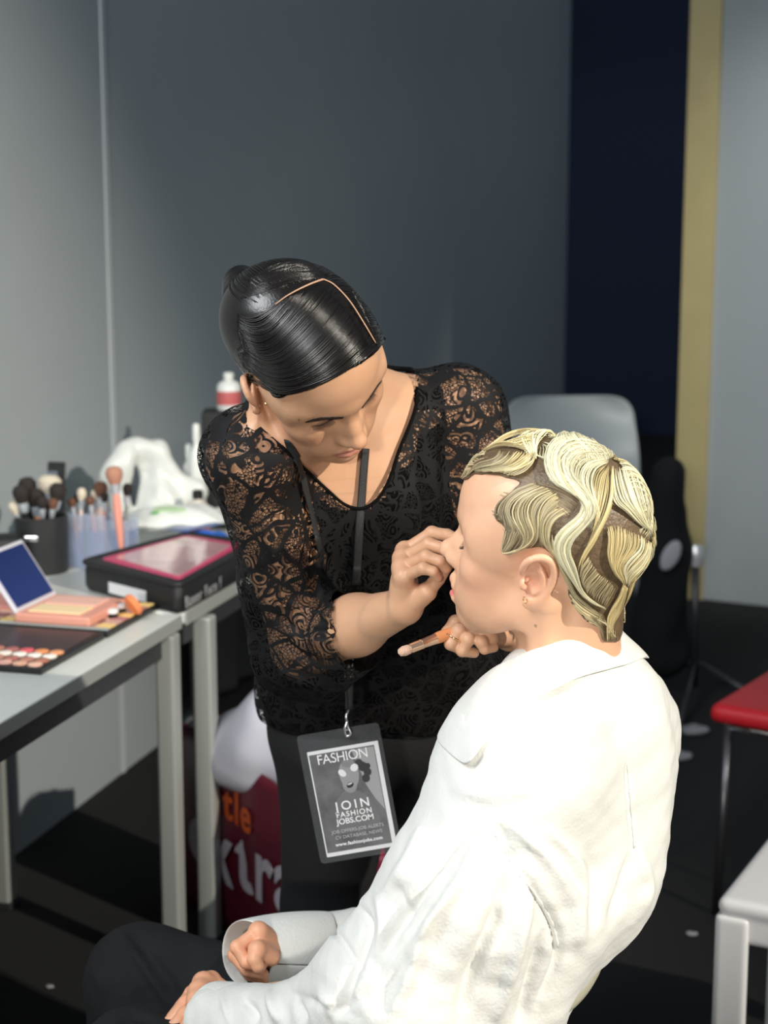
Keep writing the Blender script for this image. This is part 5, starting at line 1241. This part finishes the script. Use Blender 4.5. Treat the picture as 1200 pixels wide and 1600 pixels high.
# shell chairs
def shell_chair(name, loc, rz, label, m, w=.46, h=.83, lean=.16, group=None, legs_m=GREYM):
    t = empty(name, loc, rz, label, 'chair', group)          # sitter faces +x
    rows, N_ = [], 17
    prof = [(.22, .435), (.20, .450), (.10, .450), (-.05, .440), (-.15, .445), (-.190, .480), (-.212, .56), (-.240, .66), (-.275, h - .10), (-.285, h - .03), (-.287, h)]
    prof = catmull([(x, 0, z) for x, z in prof], 3)
    for x, _, z in prof:
        u = max(0, (z - .47) / (h - .47)); ww = w / 2 * (1 - .10 * u) * (1 if u < .80 else math.sqrt(max(.0, 1 - ((u - .80) / .21) ** 2)) * .35 + .65 if u < 1 else .65)
        rows.append([(x + (.055 * min(1, u * 2.2)) * (2 * abs(k / (N_ - 1) - .5)) ** 2, (k / (N_ - 1) - .5) * 2 * ww, z + (.02 if u == 0 else 0) * (2 * abs(k / (N_ - 1) - .5)) ** 3) for k in range(N_)])
    sheet('shell', rows, m, t, .012, 1)
    for sx in (-1, 1):
        for sy in (-1, 1):
            P = np.array([(sx * .13, sy * .14, .43), (sx * .19, sy * .20, .0)]); o = tubes('leg', [(P, .012, 10, 1, None)], legs_m, t)
    tubes('under_frame', [(np.array([(-.13, -.14, .425), (.13, -.14, .425), (.13, .14, .425), (-.13, .14, .425), (-.13, -.14, .425)]), .008, 8, 1, None)], legs_m, t)
    return t
CREAM = mat('cream_shell', (.62, .60, .46), .4); WSH = mat('white_shell', (.56, .60, .60), .35)
hip = J(690, 1690, 1.72)
b_ = J(905, 1535, 1.66)
shell_chair('chair', (-0.028, 1.79, 0), math.radians(159), 'cream shell chair under the woman in the white shirt', CREAM, h=.77, w=.38)
p = J(902, 640, 6.2); shell_chair('chair', (p[0], 6.0, 0), -PI / 2 + .12, 'pale grey shell chair standing empty against the dark wall', WSH, w=.56, h=J(902, 618, 6.28)[2])
# red-seated chair at the right
p = onz(1110, 1118, .45); q = onz(1200, 1062, .45); ang = math.atan2(q[1] - p[1], q[0] - p[0])
t = empty('chair', (p[0], p[1], 0), ang, 'chair with a red seat and chrome frame at the right edge', 'chair')
RED = mat('red_seat', (.45, .012, .02), .45, noise_amt=.05)
s_ = Sculpt(); s_.box((.22, -.21, .455), (.225, .215, .022), .02, .01); v_s, f_s = s_.mesh((-.03, -.45, .42), (.47, .03, .50), .007); mesh_obj('seat', v_s, f_s, RED, t)
tubes('seat_frame', [(catmull([(.03, -.03, .425), (.03, -.39, .425), (.41, -.39, .425), (.41, -.03, .425), (.03, -.03, .425)], 5), .010, 8, 1, None)], SILVER, t)
DKM = mat('dark_chrome', (.10, .10, .11), .3, .8)
for x, y in ((.03, -.03), (.03, -.39), (.41, -.03), (.41, -.39)): tubes('leg', [(np.array([(x, y, .42), (x - .03 if x < .2 else x + .03, y, 0)]), .010, 8, 1, None)], DKM, t)
s_ = Sculpt(); s_.box((.445, -.21, .68), (.014, .20, .13), .012, .01); v_s, f_s = s_.mesh((.40, -.45, .52), (.49, .03, .84), .007); mesh_obj('backrest', v_s, f_s, RED, t)
for y in (-.38, -.04): tubes('back_post', [(np.array([(.41, y, .42), (.455, y, .70)]), .009, 8, 1, None)], DKM, t)
# white moulded stool, bottom right
p = onz(1120, 1402, .45); q = onz(1200, 1303, .45); ang = math.atan2(q[1] - p[1], q[0] - p[0])
t = empty('stool', (p[0], p[1], 0), ang, 'white moulded plastic stool at the bottom right corner', 'stool'); WP = mat('white_plastic', (.66, .66, .67), .4)
s_ = Sculpt(); s_.box((.20, -.20, .435), (.20, .20, .014), .012, .004)
s_.box((.20, -.20, .405), (.196, .196, .030), .012, .004); s_.box((.20, -.20, .385), (.165, .165, .035), .01, .004, op='s')
v_s, f_s = s_.mesh((-.02, -.42, .365), (.42, .02, .47), .005); mesh_obj('seat', v_s, f_s, WP, t)
for x, y in ((.0, .0), (.40, 0), (0, -.40), (.40, -.40)):
    sx = 1 if x < .2 else -1; sy = -1 if y > -.2 else 1; s_ = Sculpt()
    s_.box((x + sx * .026, y + sy * .006, .21), (.026, .008, .21), .005, .004); s_.box((x + sx * .006, y + sy * .026, .21), (.008, .026, .21), .005, .004)
    s_.cap((x + sx * .055, y + sy * .006, .40), (x + sx * .04, y + sy * .006, .36), .012, .008, .02)
    v_s, f_s = s_.mesh((x - .08, y - .08, -.01), (x + .08, y + .08, .42), .0045); mesh_obj('leg', v_s, f_s, WP, t)
# burgundy carrier bag with a white bag in it
t = empty('shopping_bag', (0, 0, 0), 0, 'burgundy shopping bag on the floor with orange and white lettering', 'bag')
BURG = mat('burgundy_film', (.085, .006, .016), .38, bump=.5, bump_scale=14)
L0, L1 = V(-.475, 3.50, 0), V(-.165, 3.07, 0); ex = unit(L1 - L0); en = V(ex[1], -ex[0], 0); bwid = np.linalg.norm(L1 - L0)
def bagp(u, z, off=0): 
    bul = .010 * math.sin(PI * min(1, max(0, u / bwid))) * math.sin(PI * min(1, z / .46)) + .004 * math.sin(u * 31 + z * 9) ; return L0 + ex * u + en * (bul + off) + V(0, 0, z)
NU = 22
def topz(u): return .395 + .03 * math.sin(u * 9) + .02 * u / bwid
front = [[bagp(u, topz(u) * v) for u in np.linspace(0, bwid, NU)] for v in np.linspace(0.005, 1, 12)]
back = [[L0 + ex * u - en * (.16 + .01 * math.sin(u * 20)) + V(0, 0, topz(u) * 1.02 * v) for u in np.linspace(0, bwid, NU)] for v in np.linspace(.005, 1, 12)]
vs_, fs_ = [], []
ringn = 2 * NU
for r in range(12): vs_ += list(front[r]) + list(back[r][::-1])
for r in range(11):
    for k in range(ringn): fs_.append((r * ringn + k, r * ringn + (k + 1) % ringn, (r + 1) * ringn + (k + 1) % ringn, (r + 1) * ringn + k))
fs_.append(tuple(range(ringn))[::-1])
bb = mesh_obj('bag_body', vs_, fs_, BURG, t); m_ = bb.modifiers.new('t', 'SOLIDIFY'); m_.thickness = .002; m_.offset = 1
OT = mat('orange_print', (.45, .07, .01), .5); WT = mat('white_print', (.42, .38, .42), .5)
def bagtext(s, u, z, size, m, slope=0, sp=1.0):
    for k, chh in enumerate(s):
        o_ = bagp(u, z) + en * .006; d2 = unit(bagp(u + .02, z) - bagp(u, z)); text_obj('lettering', chh, size, frame_M(o_, d2, (0, 0, 1)), m, t, .0004, bold=.002 * size / .1)
        u += size * {'l': .23, 'i': .23, 't': .36, 'e': .54, 'x': .50, 'r': .38, 'a': .54, 'L': .5}.get(chh, .5) * sp; z += slope * size * .4
bagtext('little', .150, .268, .105, OT, -.02, 1.15); bagtext('extra', .082, .125, .205, WT, .02)
s_ = Sculpt(); s_.ell(bagp(.05, .33, -.07), (.07, .07, .09), .03); s_.ell(bagp(.27, .40, -.08), (.13, .13, .10), .05, R=eul(rz=-50)); s_.ell(bagp(.36, .46, -.07), (.10, .10, .12), .05); s_.ell(bagp(.20, .38, -.07), (.12, .07, .06), .05, R=eul(rz=-50))
lo, hi = around([bagp(0, .25, -.1), bagp(.5, .62, -.05)], .16); lo[2] = .28; wv2, wf2 = s_.mesh(lo, hi, .008); wv2 = wv2 + vnormals(wv2, wf2) * (.008 * fbm(wv2, 28, 41, 2))[:, None]
tag(mesh_obj('inner_bag', wv2, wf2, mat('lilac_white_film', (.55, .55, .62), .5, bump=.4, bump_scale=20)), 'white plastic bag bulging out of the burgundy shopping bag', 'plastic bag')
p = J(590, 1500, 2.95); t = empty('small_red_bag', (p[0] + .02, 3.0, 0), .2, 'small dark red bag on the floor seen between the black trouser legs', 'bag')
s_ = Sculpt(); s_.box((0, 0, .16), (.11, .05, .16), .02, .01); v_s, f_s = s_.mesh((-.14, -.08, -.01), (.14, .08, .35), .008); mesh_obj('bag_body', v_s, f_s, mat('dark_red_film', (.16, .008, .03), .4, bump=.5, bump_scale=20), t)
tubes('handle', [(catmull([(-.05, 0, .31), (-.045, 0, .37), (.045, 0, .37), (.05, 0, .31)], 6), .006, 8, 1, None)], mat('dark_red_film2', (.16, .008, .03), .4), t)
# light stand and what hangs on it
p = onz(1083, 1100, 0.0); t = empty('light_stand', p, 0, 'thin tripod stand with a chrome knob in front of the timber post', 'stand')
zt = J(1077, 862, p[1])[2]; DK2 = mat('dark_grey_tube', (.07, .07, .075), .35, .6)
tubes('pole', [(np.array([(0, 0, .06), (-.008, 0, zt)]), .013, 12, 1, None)], DK2, t)
lathe('knob', [(0, 0), (.022, 0), (.026, .02), (.026, .05), (.020, .065), (0, .068)], mat('chrome_white', (.85, .85, .86), .25, .5), t, n=20, loc=(-.008, 0, zt - .045))
for a in (2.6, -.5, -1.9, 1.0): tubes('leg', [(np.array([(0, 0, .14), (.30 * math.cos(a), .30 * math.sin(a), .012)]), .010, 8, 1, None)], DK2, t)
s_ = Sculpt(); hp = J(1042, 830, p[1] - .02)
s_.cap(J(1045, 740, p[1]), J(1040, 860, p[1]), .045, .075, .03); s_.cap(J(1040, 860, p[1]), J(1030, 1010, p[1] + .05), .07, .10, .04); s_.cap(J(1060, 800, p[1]), J(1074, 862, p[1]), .03, .012, .02)
lo, hi = around([J(1045, 740, p[1]), J(1030, 1010, p[1] + .05)], .14); dv, df = s_.mesh(lo, hi, .009); dv = dv + vnormals(dv, df) * (.008 * fbm(dv, 25, 51, 2))[:, None]
dk = mesh_obj('black_cover', dv, df, mat('black_cloth', (.008, .008, .009), .9)); tag(dk, 'black cloth bundle hanging beside the thin stand', 'cloth')
s_ = Sculpt(); s_.ell(J(1048, 868, p[1] - .09), (.028, .012, .052), .01, R=eul(ry=25)); lo, hi = around([J(1048, 868, p[1] - .09)], .08); v_s, f_s = s_.mesh(lo, hi, .005)
tag(mesh_obj('white_cloth', v_s, f_s, mat('white_rag', (.5, .5, .52), .8, bump=.6, bump_scale=60)), 'small white cloth tucked on the black bundle', 'cloth')
# paper scraps on the carpet
SCR = mat('scrap', (.30, .30, .31), .7)
for x, y, r, lab in [(1022, 1040, .018, 'tiny white paper scrap on the dark floor behind the white collar'), (1085, 1146, .035, 'crumpled grey paper scrap by the foot of the thin stand'), (1060, 1185, .030, 'grey scrap of paper right beside the white shirt back'), (1080, 1461, .010, 'small white scrap on the floor left of the white stool'), (78, 1543, .007, 'tiny pale fleck on the carpet left of the knees')]:
    c = onz(x, y, 0); s_ = Sculpt(); s_.ell(c + V(0, 0, r * .35), (r * 1.3, r, r * .35), .01); v_s, f_s = s_.mesh(c - r * 2, c + r * 2, r / 7); v_s = v_s + vnormals(v_s, f_s) * (r * .12 * fbm(v_s, 3 / r, 61, 2))[:, None]; v_s[:, 2] = np.maximum(v_s[:, 2], .001)
    tag(mesh_obj('paper_scrap', v_s, f_s, SCR), lab, 'paper scrap', 'scraps on the carpet')
